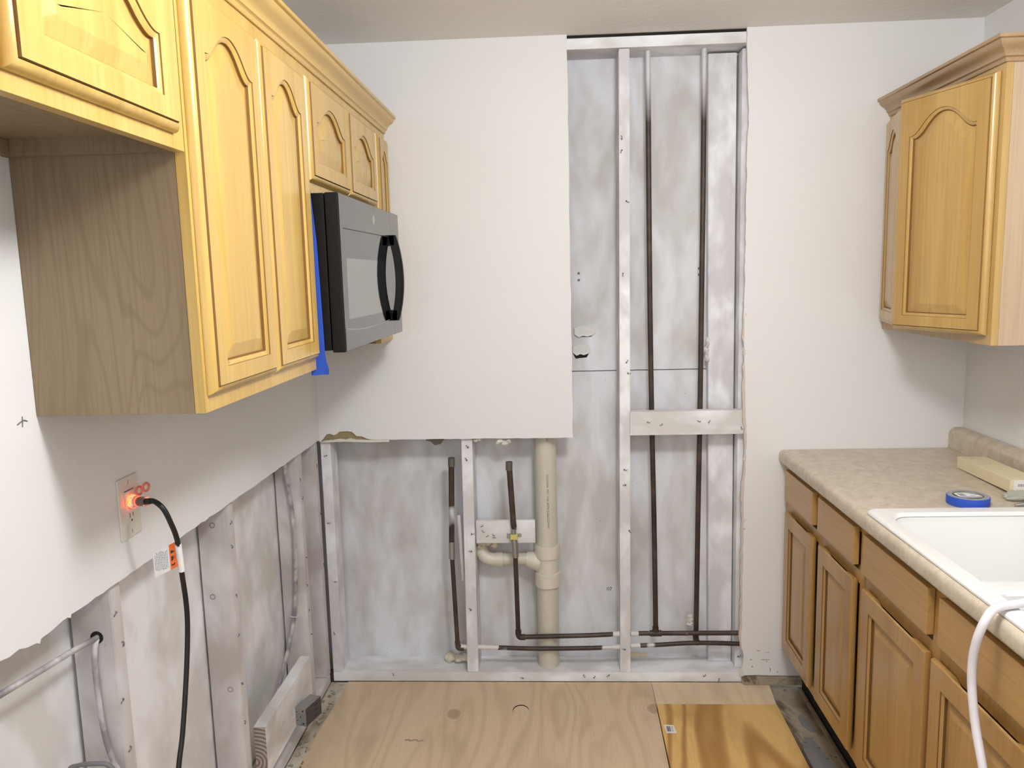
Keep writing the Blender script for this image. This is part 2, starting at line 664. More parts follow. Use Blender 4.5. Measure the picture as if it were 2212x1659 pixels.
# ================================================================== SETTING
XL, XR, ZC = -.901, 1.502, 2.44
CUT = .995
YN = -4.4


def jag(a, b, n, amp, axis=0):
    """points strictly between a and b with noise across"""
    out = []
    for i in range(1, n):
        t = i / n
        p = [a[0] + (b[0] - a[0]) * t, a[1] + (b[1] - a[1]) * t]
        p[axis] += random.uniform(-amp, amp)
        out.append(tuple(p))
    return out


MB().box(XL - .14, XR + .1, YN, .16, ZC, ZC + .05, 0).build('ceiling', 'ceil', kind='structure')
# left drywall, cut level above the floor
cut = [(YN, CUT), (-1.95, CUT + .004), (-1.761, 1.003), (-1.74, .999), (-1.715, 1.001), (-1.70, .995), (-1.671, .990), (-1.664, .985), (-1.660, .993), (-1.633, .993), (-1.60, .997), (-1.584, .997), (-1.575, .992), (-1.572, .998)]
cut += jag((-1.572, .997), (-.02, .995), 60, .0018, 1) + [(-.02, .996), (0, .99)]
MB().prism([(YN, ZC)] + cut + [(0, ZC)], 'x', XL - .0127, XL).build('wall_left', 'wall', kind='structure')
# back drywall, left piece with the notch
low = [(XL, .985), (-.885, 1.0), (-.873, 1.016), (-.858, 1.018), (-.846, 1.012), (-.835, 1.015), (-.822, 1.026), (-.79, 1.027), (-.773, 1.024), (-.757, 1.008), (-.735, 1.006), (-.72, .998), (-.70, .993)]
low += jag((-.70, .992), (.071, .990), 26, .0012, 1) + [(.071, .990)]
side = jag((.071, .990), (.0695, ZC), 40, .0016, 0)
MB().prism([(XL, ZC)] + low + side + [(.0695, ZC)], 'y', 0, .0127).build('wall_back', 'wall', kind='structure')
re = [(.698, 2.435), (.703, 2.283), (.709, 2.157), (.704, 2.015), (.704, 1.739), (.702, 1.507), (.706, 1.269), (.714, 1.087), (.719, .990), (.716, .884), (.712, .704), (.713, .613), (.712, .336), (.712, .166), (.722, .112), (.717, .071), (.712, .050), (.716, .034)]
edge = []
for a, b in zip(re, re[1:]):
    edge.append(a)
    edge += jag(a, b, max(2, int(abs(a[1] - b[1]) / .02)), .0018, 0)
edge.append(re[-1])
MB().prism([(.698, ZC)] + edge + [(.78, .036), (.82, .034), (XR, .034), (XR, ZC)], 'y', 0, .0127).build('wall_back', 'wall', kind='structure')
MB().box(XR, XR + .05, YN, .2, -.03, ZC, 0).build('wall_right', 'wall', kind='structure')
# pinkish raw edge of the right drywall piece
b = MB()
for a, c in zip(re[5:-3], re[6:-2]):
    pass
pe = [(p[0] - (.0085 if p[1] < 1.25 else .004) + random.uniform(-.0045, .0035), p[1]) for p in edge if .12 < p[1] < 1.5]
pf = [(p[0] + .002, p[1]) for p in edge if .12 < p[1] < 1.5]
b.prism(pe + pf[::-1], 'y', .002, .0125).build('trim_1', 'tanp', kind='structure')
# sheathing behind the studs
b = MB()
b.box(-1.2, .78, .152, .170, -.05, 1.222, .0015)
b.box(-1.2, .78, .152, .170, 1.2255, 2.50, .0015)
b.box(-1.2, .78, .171, .175, -.05, 2.5, 0)
b.build('wall_back_cavity', 'sheath', kind='structure')
b = MB()
b.box(-1.028, -1.010, YN, .151, -.05, 1.2, .001)
b.build('wall_left_cavity', 'sheathl', kind='structure')
MB().box(-1.034, -1.0285, YN, .155, -.05, 1.2, 0).build('wall_left_backing', 'hole', kind='structure')
# floor
MB().box(-1.05, XR + .05, YN, .17, -.06, -.022, 0).build('floor', 'subr', kind='structure')
b = MB()
b.box(-.914, -.848, YN, .012, -.022, -.004, .001)
b.build('floor_edge_strip', 'subl', kind='structure')

# ------------------------------------------------------------------ floor sheets (each a loose sheet)
MB().prism([(-.845, .0095), (.3655, .0095), (.3625, -.155), (.352, -.70), (.33, -2.2), (-.90, -2.2), (-.866, -.70), (-.868, -.45), (-.850, -.14)], 'z', -.021, 0).build(
    'plywood_sheet', 'ply', label='large pale plywood floor sheet with a knot hole, in front of the open wall', cat='plywood', origin=(-.2, -1, -.021))
MB().prism([(.3665, .0095), (.820, .0095), (.8065, -.149), (.3645, -.149)], 'z', -.021, 0).build(
    'plywood_sheet', 'ply2', label='narrow pale plywood strip between the wall plate and the amber sheet', cat='plywood', origin=(.6, -.08, -.021))
MB().prism([(.366, -.151), (.808, -.151), (.806, -.54), (.800, -2.2), (.338, -2.2), (.359, -.54)], 'z', -.021, 0.0008).build(
    'plywood_sheet', 'plyn', label='amber-brown new plywood sheet with a barcode sticker, beside the base cabinets', cat='plywood', origin=(.6, -1, -.021))
# knot hole crescent and gouge
b = MB()
pts = []
for i in range(20):
    a = math.radians(-10 + 215 * i / 19)
    pts.append((-.142 + .030 * math.cos(a), -.196 + .037 * math.sin(a)))
for i in range(20):
    a = math.radians(205 - 215 * i / 19)
    k = 1 - .16 * math.sin(math.pi * i / 19) - .02 * math.sin(i * 2.1)
    pts.append((-.142 + .030 * k * math.cos(a), -.196 + .037 * k * math.sin(a)))
b.prism(pts, 'z', -.001, .0006).build('knot_hole', 'hole', label='dark curved knot crack in the plywood', cat='knot')
b = MB()
for i in range(9):
    b.blob((-.535 + i * .007, -.392 + random.uniform(-.004, .004), .001), .006, .004, .0013, i, 2)
b.build('wood_scar', 'subr', label='dark scuffed gouge on the pale plywood sheet', cat='scar')
# old vinyl rest on the right
b = MB()
b.prism([(.826, -.40), (.85, -.33), (.875, -.335), (.89, -.42), (.905, -.55), (.91, -.75), (.92, -2.2), (.822, -2.2)], 'z', -.022, -.016)
b.prism([(.87, -.20), (.885, -.185), (.90, -.23), (.905, -.30), (.885, -.29), (.868, -.25)], 'z', -.022, -.018)
b.build('old_vinyl', 'vinyl', label='scraps of grey vinyl flooring on the dirty strip by the toe kick', cat='flooring')
MB().box(.925, .938, -1.69, -.015, -.022, -.005, .002).build('floor_batten', 'subr', label='thin dark batten along the foot of the base cabinets', cat='batten')
# debris specks along the left strip
rnd = random.Random(5)
specks = []
for i in range(26):
    b = MB()
    t = rnd.random()
    yy = -.06 - .62 * t
    b.blob((-.885 + rnd.uniform(-.02, .03), yy, .0), rnd.uniform(.003, .009), rnd.uniform(.004, .011), rnd.uniform(.002, .004), i, 2, .4)
    specks.append(b)
B2 = MB()
for i, s_ in enumerate(specks):
    me = bpy.data.meshes.new('tmp')
    s_.bm.to_mesh(me)
    s_.bm.free()
    B2.bm.from_mesh(me)
B2.build('debris', 'subr', label='scattered dark crumbs and grit along the left wall plate', cat='debris', kind='stuff')

# barcode sticker
st = thing('barcode_sticker', (.391, -.314, .0008), 'small white barcode sticker on the amber plywood sheet', 'sticker')
MB().prism([(.372, -.288), (.406, -.290), (.411, -.339), (.375, -.339)], 'z', .0008, .0014).build('backing', 'label', st)
b = MB()
rb = random.Random(3)
x = .379
while x < .394:
    wd = rb.choice((.0005, .0009, .0014))
    b.box(x, x + wd, -.330, -.298, .0014, .0017, 0)
    x += wd + rb.choice((.0005, .0008))
for yy in (-.300, -.306, -.312, -.320, -.326):
    b.box(.397, .401, yy - .002, yy, .0014, .0017, 0)
b.build('barcode', 'ink', st)


# ------------------------------------------------------------------ framing lumber
def stud(poly0, poly1, y0, y1, mat, label, name='wall_stud', group='studs of the opened back wall', marks=(), axis='y'):
    """poly0 (x0,x1,z) bottom, poly1 (x0,x1,z) top"""
    b = MB()
    L = []
    for (x0, x1, z) in (poly0, poly1):
        if axis == 'y':
            L.append([(x0, y0, z), (x1, y0, z), (x1, y1, z), (x0, y1, z)])
        else:
            L.append([(y0, x0, z), (y1, x0, z), (y1, x1, z), (y0, x1, z)])
    b.loops(L)
    bmesh.ops.bevel(b.bm, geom=list(b.bm.edges), offset=.002, segments=2, affect='EDGES')
    o = b.build(name, mat, None, label, 'stud', group)
    return o


def nail_on(parent, p, r=.003, n='y'):
    """bent drywall nail or staple left in the wood"""
    b = MB()
    p = Vector(p)
    a = random.uniform(0, 6.28)
    if n == 'y':
        u, v_, q = Vector((1, 0, 0)), Vector((0, 0, 1)), Vector((0, -1, 0))
    else:
        u, v_, q = Vector((0, 1, 0)), Vector((0, 0, 1)), Vector((1, 0, 0))
    d = u * math.cos(a) + v_ * math.sin(a)
    e = u * math.cos(a + 1.7) + v_ * math.sin(a + 1.7)
    b.tube([p - q * .001, p + q * .0035 + d * .002, p + q * .003 + d * .009, p + q * .001 + d * .010 + e * .004], .0011, 6)
    b.blob(tuple(p + q * .0008), r, r, r, int(a * 100), 1, .2)
    b.build('nail', 'gcable', parent)


s1 = stud((-.905, -.867, .038), (-.901, -.861, 2.39), .013, .102, 'stud', 'whitewashed stud against the back left corner beside the black gap')
s2 = stud((-.362, -.318, .0385), (-.346, -.308, 2.39), .0145, .150, 'stud', 'whitewashed stud between the two capped copper pipes')
s3 = stud((.245, .285, .0385), (.253, .291, 2.39), .0145, .150, 'stud', 'tall whitewashed stud in the middle of the full-height opening')
s4 = stud((.607, .697, .0385), (.585, .688, 2.385), .107, .1505, 'stud', 'wide flat board set deep beside the right copper riser')
s5 = stud((.700, .740, .0385), (.696, .736, 2.385), .055, .150, 'stud', 'stud at the ragged right edge of the full-height opening')
for z in (2.08, 2.04, 1.86, 1.60, 1.27, 1.23, .86, .80, .62, .135):
    nail_on(s3, (.27 + random.uniform(-.01, .012), .013, z), .0035)
for z in (.955, .905, .61, .54, .30):
    nail_on(s2, (-.332 + random.uniform(-.008, .01), .013, z), .004)
for z in (.93, .66, .42, .2):
    nail_on(s1, (-.884 + random.uniform(-.008, .01), .012, z), .003)
nail_on(s5, (.712, .054, .085), .004)
# plates
bp = MB().box(-.905, .74, .013, .1515, .0, .038, .0025).build('bottom_plate', 'plate', None, 'white-sprayed bottom plate lying along the foot of the open back wall', 'wall plate')
for x in (-.66, -.14, .10, .14, .20, .57, .63):
    nail_on(bp, (x, .012, random.uniform(.012, .03)), .003)
tp = MB().box(-.90, .74, .013, .1515, 2.392, 2.430, .002).build('top_plate', 'plate', None, 'white-sprayed top plate at the head of the full-height opening', 'wall plate')
MB().box(.0, .76, .014, .1515, 2.4305, 2.4395, .0).build('top_gap_shade', 'hole', kind='structure')  # black strip in the gap above the plate, its shade put in as colour
# blocking
bk = MB().box(.2865, .7195, .0125, .0505, .992, 1.083, .002).build('blocking', 'plate', None, 'wide white blocking board crossing the two copper risers', 'blocking')
for p in ((.36, .0118, 1.04), (.40, .0118, 1.03), (.54, .0118, 1.045), (.585, .0118, 1.045), (.70, .0118, 1.02)):
    nail_on(bk, p, .002)
bk2 = MB().box(-.309, -.0795, .013, .0275, .573, .664, .002).build('blocking', 'plate', None, 'short white blocking board behind the strapped copper pipe', 'blocking')
for p in ((-.29, .0122, .64), (-.285, .0122, .625), (-.27, .0122, .60), (-.245, .0122, .61), (-.235, .0122, .595)):
    nail_on(bk2, p, .002)
# text-like stencil marks on sheathing
text_mesh('07', .022, lambda u, v: (.203 + u, .1512, .32 + v), 'stencil_number', 'ink', None)
bpy.data.objects['stencil_number']['label'] = 'small grey number printed on the sheathing left of the middle stud'
bpy.data.objects['stencil_number']['category'] = 'marking'
text_mesh('07', .022, lambda u, v: (-.392 + u, .1512, .365 + v), 'stencil_number', 'ink', None)
bpy.data.objects['stencil_number.001']['label'] = 'small grey number printed beside the stud with the white conduit'
bpy.data.objects['stencil_number.001']['category'] = 'marking'
# nails pairs on sheathing
for i, (x, z, lb) in enumerate(((.106, 1.605, 'upper dark nail head left of the middle stud'), (.106, 1.579, 'lower dark nail head left of the middle stud'), (.566, 1.612, 'upper dark nail head beside the right riser'), (.566, 1.588, 'lower dark nail head beside the right riser'))):
    MB().lathe([(.0, .1535), (.005, .1530), (.005, .1505), (.002, .1490)], (x, 0, z), 'y', 12).build('nail', 'gcable', None, lb, 'nail', 'nails in the sheathing')
# torn paper flaps
for nm, x, z, w_, lb in (('a', .128, 1.372, .042, 'upper torn paper flap on the sheathing by the drywall edge'), ('b', .115, 1.300, .036, 'lower torn paper flap with a dark hollow under it')):
    f = thing('paper_flap', (x, .15, z), lb, 'torn paper')
    b = MB()
    pts = [(x - w_, z + .022), (x - w_ * .3, z + .032), (x + w_ * .6, z + .028), (x + w_, z + .008), (x + w_ * .7, z - .006), (x + w_ * .2, z - .012), (x - w_ * .2, z - .008), (x - w_ * .6, z - .014), (x - w_, z - .003)]
    b.prism(pts, 'y', .143, .1512)
    b.build('flap', 'plate', f)
    b = MB()
    b.prism([(x - w_, z - .004), (x + w_ * .8, z - .003), (x + w_ * .5, z - .022 if nm == 'b' else z - .014), (x - w_ * .7, z - .026 if nm == 'b' else z - .014)], 'y', .1505, .1512)
    b.build('hollow', 'hole' if nm == 'b' else 'gcable', f)
# torn gypsum at the drywall's lower left
b = MB()
b.prism([(-.898, .984), (-.885, 1.002), (-.868, 1.02), (-.82, 1.030), (-.765, 1.028), (-.745, 1.012), (-.70, .998), (-.69, .990), (-.75, .988), (-.80, .992), (-.86, .989)], 'y', .006, .0118)
b.build('torn_gypsum', 'tan', None, 'tan torn gypsum patch at the lower left corner of the back drywall', 'torn drywall')
b = MB()
b.prism([(-.897, .986), (-.88, .992), (-.85, .994), (-.82, .998), (-.80, .995), (-.78, 1.0), (-.76, .994), (-.70, .992), (-.63, .991), (-.63, .984), (-.72, .983), (-.80, .987), (-.86, .985)], 'y', -.002, .006)
b.build('torn_paper_strip', 'paper', None, 'curled white paper strip under the tan torn gypsum patch', 'torn paper')
b = MB()
for i, (x, z, r) in enumerate(((-.205, .975, .017), (-.188, .968, .014), (-.175, .978, .012), (-.30, .982, .01), (-.285, .984, .008))):
    b.blob((x, .02, z), r, .008, r * .7, i, 2, .5)
b.build('plaster_crumbs', 'paper', None, 'white plaster crumbs hanging under the drywall above the strapped pipe', 'plaster', kind='stuff')
b = MB()
b.prism([(-.51, .985), (-.45, .985), (-.44, .96), (-.455, .94), (-.48, .935), (-.495, .95), (-.515, .955)], 'y', .1505, .1515)
b.build('sheathing_stain', 'stain', None, 'dark brown hole stain on the sheathing near the left capped pipe', 'stain')
# plaster crumbs on the right piece's edge
b = MB()
for i, (x, z, r) in enumerate(((.708, 1.44, .008), (.705, 1.31, .007), (.706, 1.30, .009), (.712, .90, .006), (.718, .66, .008), (.716, .63, .007), (.708, .33, .006), (.707, .30, .005), (.712, .045, .010), (.718, .038, .011), (.722, .05, .008))):
    b.blob((x, .004, z), r * .7, .006, r, i + 40, 2, .5)
b.build('plaster_crumbs', 'paper', None, 'ragged white plaster crumbs down the edge of the right drywall piece', 'plaster', kind='stuff')
b = MB()
b.box(.716, .945, -.006, .012, .0, .03, .004)
b.box(.722, .945, -.012, -.004, .0, .014, .003)
b.build('baseboard_back', 'subr', kind='structure')
# scuffs on the drywall foot
wr = bpy.data.objects['wall_back.001']
for (x, z, w_, h_) in ((.77, .135, .012, .003), (.80, .128, .02, .002), (.745, .098, .008, .003), (.79, .098, .030, .003), (.86, .14, .025, .002), (.807, .090, .004, .004), (.752, .068, .005, .006), (.822, .05, .003, .015), (.85, .046, .003, .007)):
    MB().box(x, x + w_, -.0006, .0, z, z + h_, 0).build('scuff', 'subl' if w_ > .01 else 'subr', wr)
b = MB()
b.tube([(-.9005, -1.66, 1.372), (-.9003, -1.645, 1.377), (-.9005, -1.635, 1.374)], .0012, 6)
b.tube([(-.9005, -1.648, 1.366), (-.9003, -1.646, 1.384)], .0010, 6)
b.build('wall_nick', 'gcable', None, 'small dark nick in the left wall below the oak cabinet side', 'nick')

# left wall framing
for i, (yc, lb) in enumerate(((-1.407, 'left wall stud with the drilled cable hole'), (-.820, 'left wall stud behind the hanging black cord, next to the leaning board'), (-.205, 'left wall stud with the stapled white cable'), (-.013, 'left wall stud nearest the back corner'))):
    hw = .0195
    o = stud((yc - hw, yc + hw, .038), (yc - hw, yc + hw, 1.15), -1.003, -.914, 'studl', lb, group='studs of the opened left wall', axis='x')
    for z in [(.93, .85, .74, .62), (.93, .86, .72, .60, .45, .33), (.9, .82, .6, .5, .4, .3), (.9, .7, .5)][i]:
        nail_on(o, (-.9145, yc + random.uniform(-.012, .012), z), .003, 'x')
    if i == 0:
        b = MB()
        b.lathe([(.0, -1.4262), (.0135, -1.4262), (.0135, -1.4275), (.0, -1.4278)], (-.950, 0, .882), 'y', 22)
        b.build('hole', 'hole', o)
    if i == 1:
        for x, z in ((-.945, .44), (-.975, .72), (-.96, .93)):
            b = MB()
            b.tube([(x + .007 * math.cos(a), -.840, z + .007 * math.sin(a)) for a in [k * .55 for k in range(12)]], .0009, 5)
            b.build('knot', 'gcable', o)
MB().box(-1.003, -.914, YN, .0, .0, .037, .002).build('bottom_plate', 'platey', None, 'white-sprayed bottom plate along the foot of the open left wall', 'wall plate')
# leaning board on the stud faces
bd = thing('board', (-.895, -.55, .125), 'thick white board with a sawn end, fixed low on the left studs', 'board')
MB().box(-.9135, -.8765, -.775, -.335, .128, .285, .002).build('plank', 'platey', bd)


def endgrain():
    a = M('sawn_end_grain')
    wv = a.n('ShaderNodeTexWave', wave_type='RINGS', rings_direction='Y')
    a.put(wv, 'Vector', a.coord((1, 1, 1), (.02, 0, -.045)))
    a.put(wv, 'Scale', 26)
    a.put(wv, 'Distortion', 2)
    a.put(wv, 'Detail', 3)
    a.put(a.b, 'Base Color', a.mix(a.ramp(wv.outputs['Fac'], [(.2, 0.), (.8, 1.)]), (.20, .15, .125), (.42, .37, .34)))
    a.put(a.b, 'Roughness', .8)
    return a.m


MT['endgrain'] = endgrain()
MB().box(-.9125, -.8775, -.7765, -.7752, .13, .283, 0).build('sawn_end', 'endgrain', bd)

# ------------------------------------------------------------------ plumbing
# soil pipe
sp = thing('drain_pipe', (-.037, .083, .038), 'cream plastic drain stack with a side branch, standing in the open wall', 'pipe')
PR = .0425
px, py = -.036, .083
b = MB()
b.lathe([(PR, .036), (PR, .3)] + [(PR, .4), (PR, .6), (PR, 1.06)], (px, py, 0), 'z', 48)
b.build('stack', 'pvc', sp)
b = MB()
b.lathe([(.05, .375), (.0505, .378), (.0505, .428), (.049, .431), (.0455, .4315), (.0455, .491), (.049, .492), (.0505, .495), (.0505, .540), (.049, .543), (.043, .5435)], (px, py, 0), 'z', 48)
b.build('tee', 'pvcfit', sp)
b = MB()
b.tube([(px - .03, py, .470), (px - .055, py, .477), (px - .075, py, .481), (px - .083, py, .482)], lambda i, n: .040 - .0085 * min(1, i / (n * .7)), 30)
b.build('tee_branch', 'pvcfit', sp)
b = MB()
b.tube([(px - .05, py, .482), (-.225, py, .482)], .0245, 30, smooth=False)
b.build('branch_pipe', 'pvc', sp)
b = MB()
b.tube([(-.212, py, .482), (-.240, py, .482)], .0295, 30, smooth=False)
b.tube([(-.236, py, .482), (-.262, py, .484), (-.285, py + .002, .495), (-.298, py + .01, .520), (-.302, py + .03, .548)], .0265, 30)
b.build('elbow', 'pvcfit', sp)
# lettering wrapped round the stack


def wrap(z0, flip=1):
    def f(u, v):
        a = (v - .0035) / (PR + .0005) + .16
        return (px + (PR + .0005) * math.sin(a), py - (PR + .0005) * math.cos(a), z0 - u)
    return f


text_mesh('COLONIAL  PVC  1120  ASTM D-2665', .0110, wrap(.838), 'printed_text', 'ink', sp, spacing=.98)
text_mesh('DWV', .0130, wrap(.998), 'printed_text', 'ink', sp)
text_mesh('CDWV', .0125, wrap(.660), 'printed_text', 'ink', sp)
# copper pipes: left capped stub
cp = thing('copper_pipe', (-.40, .030, .13), 'left capped copper stub rising beside the white conduit', 'pipe', 'copper supply pipes')
b = MB()
b.tube([(-.4085, .030, .565), (-.3985, .030, .900)], .0112, 20, smooth=False)
b.build('upper_pipe', 'copper', cp)
MB().tube([(-.3990, .030, .877), (-.3982, .030, .911)], .0132, 20, smooth=False).build('cap', 'capm', cp)
b = MB()
b.tube([(-.4098, .030, .505), (-.4082, .030, .575)], .0128, 20, smooth=False)
b.build('coupling', 'steel', cp)
b = MB()
b.tube([(-.4000, .030, .145), (-.4095, .030, .515)], .0088, 18, smooth=False)
b.build('lower_pipe', 'copper', cp)
b = MB()
b.tube([(-.4003, .030, .160), (-.4, .030, .142), (-.392, .030, .133), (-.375, .030, .132)], .0112, 16)
b.build('elbow', 'copper', cp)
b = MB()
b.tube([(-.386, .030, .1385), (-.30, .030, .1365), (-.235, .030, .1345)], .0088, 16, smooth=False)
b.build('white_length', 'wpipe', cp)
b = MB()
b.tube([(-.238, .030, .1345), (-.083, .0295, .130), (.097, .0295, .132), (.174, .030, .134), (.243, .030, .138), (.289, .030, .142), (.397, .030, .146), (.508, .030, .153), (.60, .030, .1535), (.738, .030, .149)], .0088, 16)
b.build('horizontal_run', 'copper_h', cp)
for p_, q_ in (((.215, .030, .1365), (.244, .030, .138)), ((.288, .030, .1418), (.325, .030, .1435))):
    MB().tube([p_, q_], .0094, 16, smooth=False).build('white_length', 'wpipe', cp)
# strapped stub
c2 = thing('copper_pipe', (-.16, .0, .16), 'right capped copper stub strapped to the short blocking board', 'pipe', 'copper supply pipes')
b = MB()
b.tube([(-.1735, -.002, .895), (-.163, -.001, .665), (-.158, .000, .640)], .0112, 20)
b.build('upper_pipe', 'copper', c2)
MB().tube([(-.1740, -.002, .868), (-.1733, -.002, .900)], .0132, 20, smooth=False).build('cap', 'capm', c2)
b = MB()
b.tube([(-.160, .0, .645), (-.163, .000, .620), (-.160, .0, .590)], .0100, 18)
b.tube([(-.161, -.001, .592), (-.1585, -.001, .570), (-.158, .004, .520)], .0125, 20, smooth=False)
b.build('coupling', 'steel', c2)
b = MB()
b.tube([(-.1585, .005, .525), (-.156, .030, .190)], .0092, 18, smooth=False)
b.build('lower_pipe', 'copper', c2)
b = MB()
b.tube([(-.1558, .029, .208), (-.1555, .030, .189), (-.148, .030, .179), (-.128, .030, .179)], .0118, 16)
b.build('elbow', 'copper', c2)
b = MB()
b.tube([(-.14, .030, .179), (.098, .0295, .185), (.174, .030, .188), (.243, .030, .191), (.289, .030, .192), (.369, .030, .194), (.738, .030, .195)], .0092, 16)
b.build('horizontal_run', 'copper_h', c2)
for p_, q_ in (((.218, .030, .190), (.244, .030, .191)), ((.288, .030, .192), (.318, .030, .193))):
    MB().tube([p_, q_], .0098, 16, smooth=False).build('white_length', 'wpipe', c2)
b = MB()
b.box(-.1755, -.147, -.0135, .0125, .594, .614, .003)
b.build('strap', 'strap', c2)
MB().box(-.190, -.1745, .0105, .0125, .592, .612, .0005).build('strap_ear', 'steel', c2)
MB().box(-.148, -.133, .0105, .0125, .598, .612, .0005).build('strap_ear', 'steel', c2)
# risers
r1 = thing('copper_pipe', (.385, .035, .19), 'left long copper riser just right of the middle stud', 'pipe', 'copper supply pipes')
b = MB()
b.tube([(.3855, .031, .194), (.385, .036, .322), (.3825, .0615, .688), (.375, .0625, 1.033), (.367, .0625, 1.582), (.361, .0625, 2.391)], .0098, 18)
b.build('riser', 'copper_tall', r1)
b = MB()
b.tube([(.362, .030, .194), (.408, .030, .1942)], .0122, 18, smooth=False)
b.tube([(.3855, .031, .194), (.3853, .032, .220)], .0122, 18, smooth=False)
b.build('tee', 'copper', r1)
r2 = thing('copper_pipe', (.548, .0625, .15), 'right long copper riser passing down to the lower run', 'pipe', 'copper supply pipes')
b = MB()
b.tube([(.548, .0615, .155), (.553, .0625, .687), (.557, .0625, 1.051), (.560, .0625, 1.577), (.562, .0625, 1.913), (.562, .0625, 2.391)], .0098, 18)
b.build('riser', 'copper_tall', r2)
b = MB()
b.tube([(.548, .030, .154), (.548, .052, .156), (.548, .0625, .166), (.548, .0625, .185)], .0118, 16)
b.build('elbow', 'copper', r2)
# white conduit on the stud side
MB().tube([(-.383, .06, .672), (-.381, .06, .668), (-.371, .06, .41), (-.371, .06, .405)], .0085, 16, smooth=False).build('conduit', 'wpipe', None, 'short white conduit length fixed beside the left middle stud', 'pipe')
# foam
b = MB()
for i, (x, y, z, r) in enumerate(((-.43, .10, .058, .025), (-.40, .09, .06, .026), (-.375, .085, .062, .022), (-.445, .10, .055, .018))):
    b.blob((x, y, z), r, .018, .017, i, 3, .25)
b.build('foam_blob', 'foam', None, 'cream foam blob on the bottom plate left of the stud', 'foam')
b = MB()
for i, (x, z, r) in enumerate(((-.295, .552, .02), (-.270, .556, .022), (-.245, .548, .018), (-.305, .535, .016))):
    b.blob((x, .09, z), r, .03, r * .8, i + 9, 3, .25)
b.build('foam_blob', 'foam', None, 'cream foam blob stuck over the drain elbow under the short blocking', 'foam')
b = MB()
for i, (x, z, r) in enumerate(((.528, .235, .010), (.532, .222, .012), (.530, .205, .012), (.527, .16, .010), (.533, .15, .009))):
    b.blob((x, .085, z), r, .01, r, i + 19, 2, .5)
b.build('plaster_crumbs', 'paper', None, 'white plaster crumbs at the foot of the right riser', 'plaster', kind='stuff')
b = MB()
for i, (x, z, r) in enumerate(((.588, 1.345, .006), (.587, 1.325, .007), (.586, 1.300, .008), (.590, 1.272, .008))):
    b.blob((x, .10, z), r, .012, r * 1.9, i + 29, 2, .5)
b.build('plaster_crumbs', 'paper', None, 'small white plaster shreds between the right riser and flat board', 'plaster', kind='stuff')
b = MB()
b.box(.291, .337, .146, .1515, .0385, .052, .001)
b.box(.339, .365, .146, .1515, .0385, .050, .001)
b.build('wood_shim', 'pine', None, 'two bright raw wood slivers behind the bottom plate by the middle stud', 'shim')

# ------------------------------------------------------------------ cables in the left wall
cb = MB()
cb.tube([(-.952, -1.40, .884), (-.950, -1.428, .882), (-.945, -1.47, .890), (-.935, -1.54, .905), (-.932, -1.61, .914), (-.934, -1.69, .922), (-.94, -1.78, .927), (-.95, -1.95, .93)], .0068, 12, flat=.85)
cb.build('electric_cable', 'cable', None, 'white cable running level from the stud hole toward the left edge', 'cable', 'cables in the left wall')
cb = MB()
cb.tube([(-.951, -1.405, .879), (-.950, -1.430, .876), (-.953, -1.437, .84), (-.954, -1.437, .79), (-.952, -1.437, .72), (-.945, -1.437, .655), (-.932, -1.44, .61), (-.92, -1.445, .585), (-.93, -1.45, .50)], .0058, 12)
cb.build('electric_cable', 'cable', None, 'white cable hanging down the drilled stud from its hole', 'cable', 'cables in the left wall')
cb = MB()
cb.tube([(-.985, -1.49, .55), (-.99, -1.50, .63), (-.968, -1.50, .645), (-.934, -1.50, .649), (-.91, -1.495, .643), (-.90, -1.49, .61), (-.905, -1.49, .5)], .0046, 12)
cb.build('electric_cable', 'gcable', None, 'dark grey cable loop at the bottom left in the drilled stud bay', 'cable', 'cables in the left wall')
cb = MB()
cb.tube([(-.962, -.238, 1.10), (-.958, -.238, .95), (-.946, -.237, .826), (-.940, -.236, .706), (-.946, -.236, .531), (-.960, -.237, .39), (-.975, -.27, .29), (-.97, -.36, .235), (-.965, -.43, .20), (-.965, -.46, .12)], .0075, 12, flat=.6)
o3 = cb.build('electric_cable', 'cable', None, 'white cable stapled to the stud behind the thick board', 'cable', 'cables in the left wall')
b = MB()
b.tube([(-.972, -.226, .392), (-.970, -.247, .392), (-.948, -.247, .390), (-.946, -.226, .390)], .0016, 8)
b.build('cable_staple', 'wpipe', o3)

# metal junction box
jb = thing('junction_box', (-.845, -.484, .135), 'open galvanised metal junction box on the thick white board', 'electrical box')
M0 = Matrix.Translation((-.8443, -.4835, .1665)) @ Matrix.Rotation(math.radians(-17.5), 4, 'Z')
b = MB()
b.obox(M0, .042, .088, .063, .0012)
b.build('shell', 'steel', jb)
b = MB()
b.obox(M0 @ Matrix.Translation((.0212, 0, 0)), .001, .086, .061, 0)
b.build('mouth', 'steel_dk', jb)
b = MB()
for z in (-.018, .0, .018):
    b.obox(M0 @ Matrix.Translation((.0219, .012, z)), .0008, .018, .0022, 0)
b.build('slots', 'hole', jb)
b = MB()
for (u, v_, r) in ((.010, .022, .0028), (.010, -.022, .0028), (-.013, .016, .0016), (-.013, -.014, .0016)):
    b.lathe([(.0, 0), (r, 0), (r, .0012), (0, .0012)], (0, 0, 0), 'y', 12)
    b.bm.verts.ensure_lookup_table()
    for v in b.bm.verts[-48:]:
        v.co = M0 @ (v.co + Vector((u, -.0452, v_)))
b.obox(M0 @ Matrix.Translation((0, -.0445, 0)), .0018, .0012, .008, 0)
b.build('screw_holes', 'hole', jb)
b = MB()
b.tube([M0 @ Vector((.0125 * math.cos(a) - .001, -.0442, .0125 * math.sin(a))) for a in [k * math.pi / 10 for k in range(21)]], .0005, 6)
b.build('knockout', 'gcable', jb)

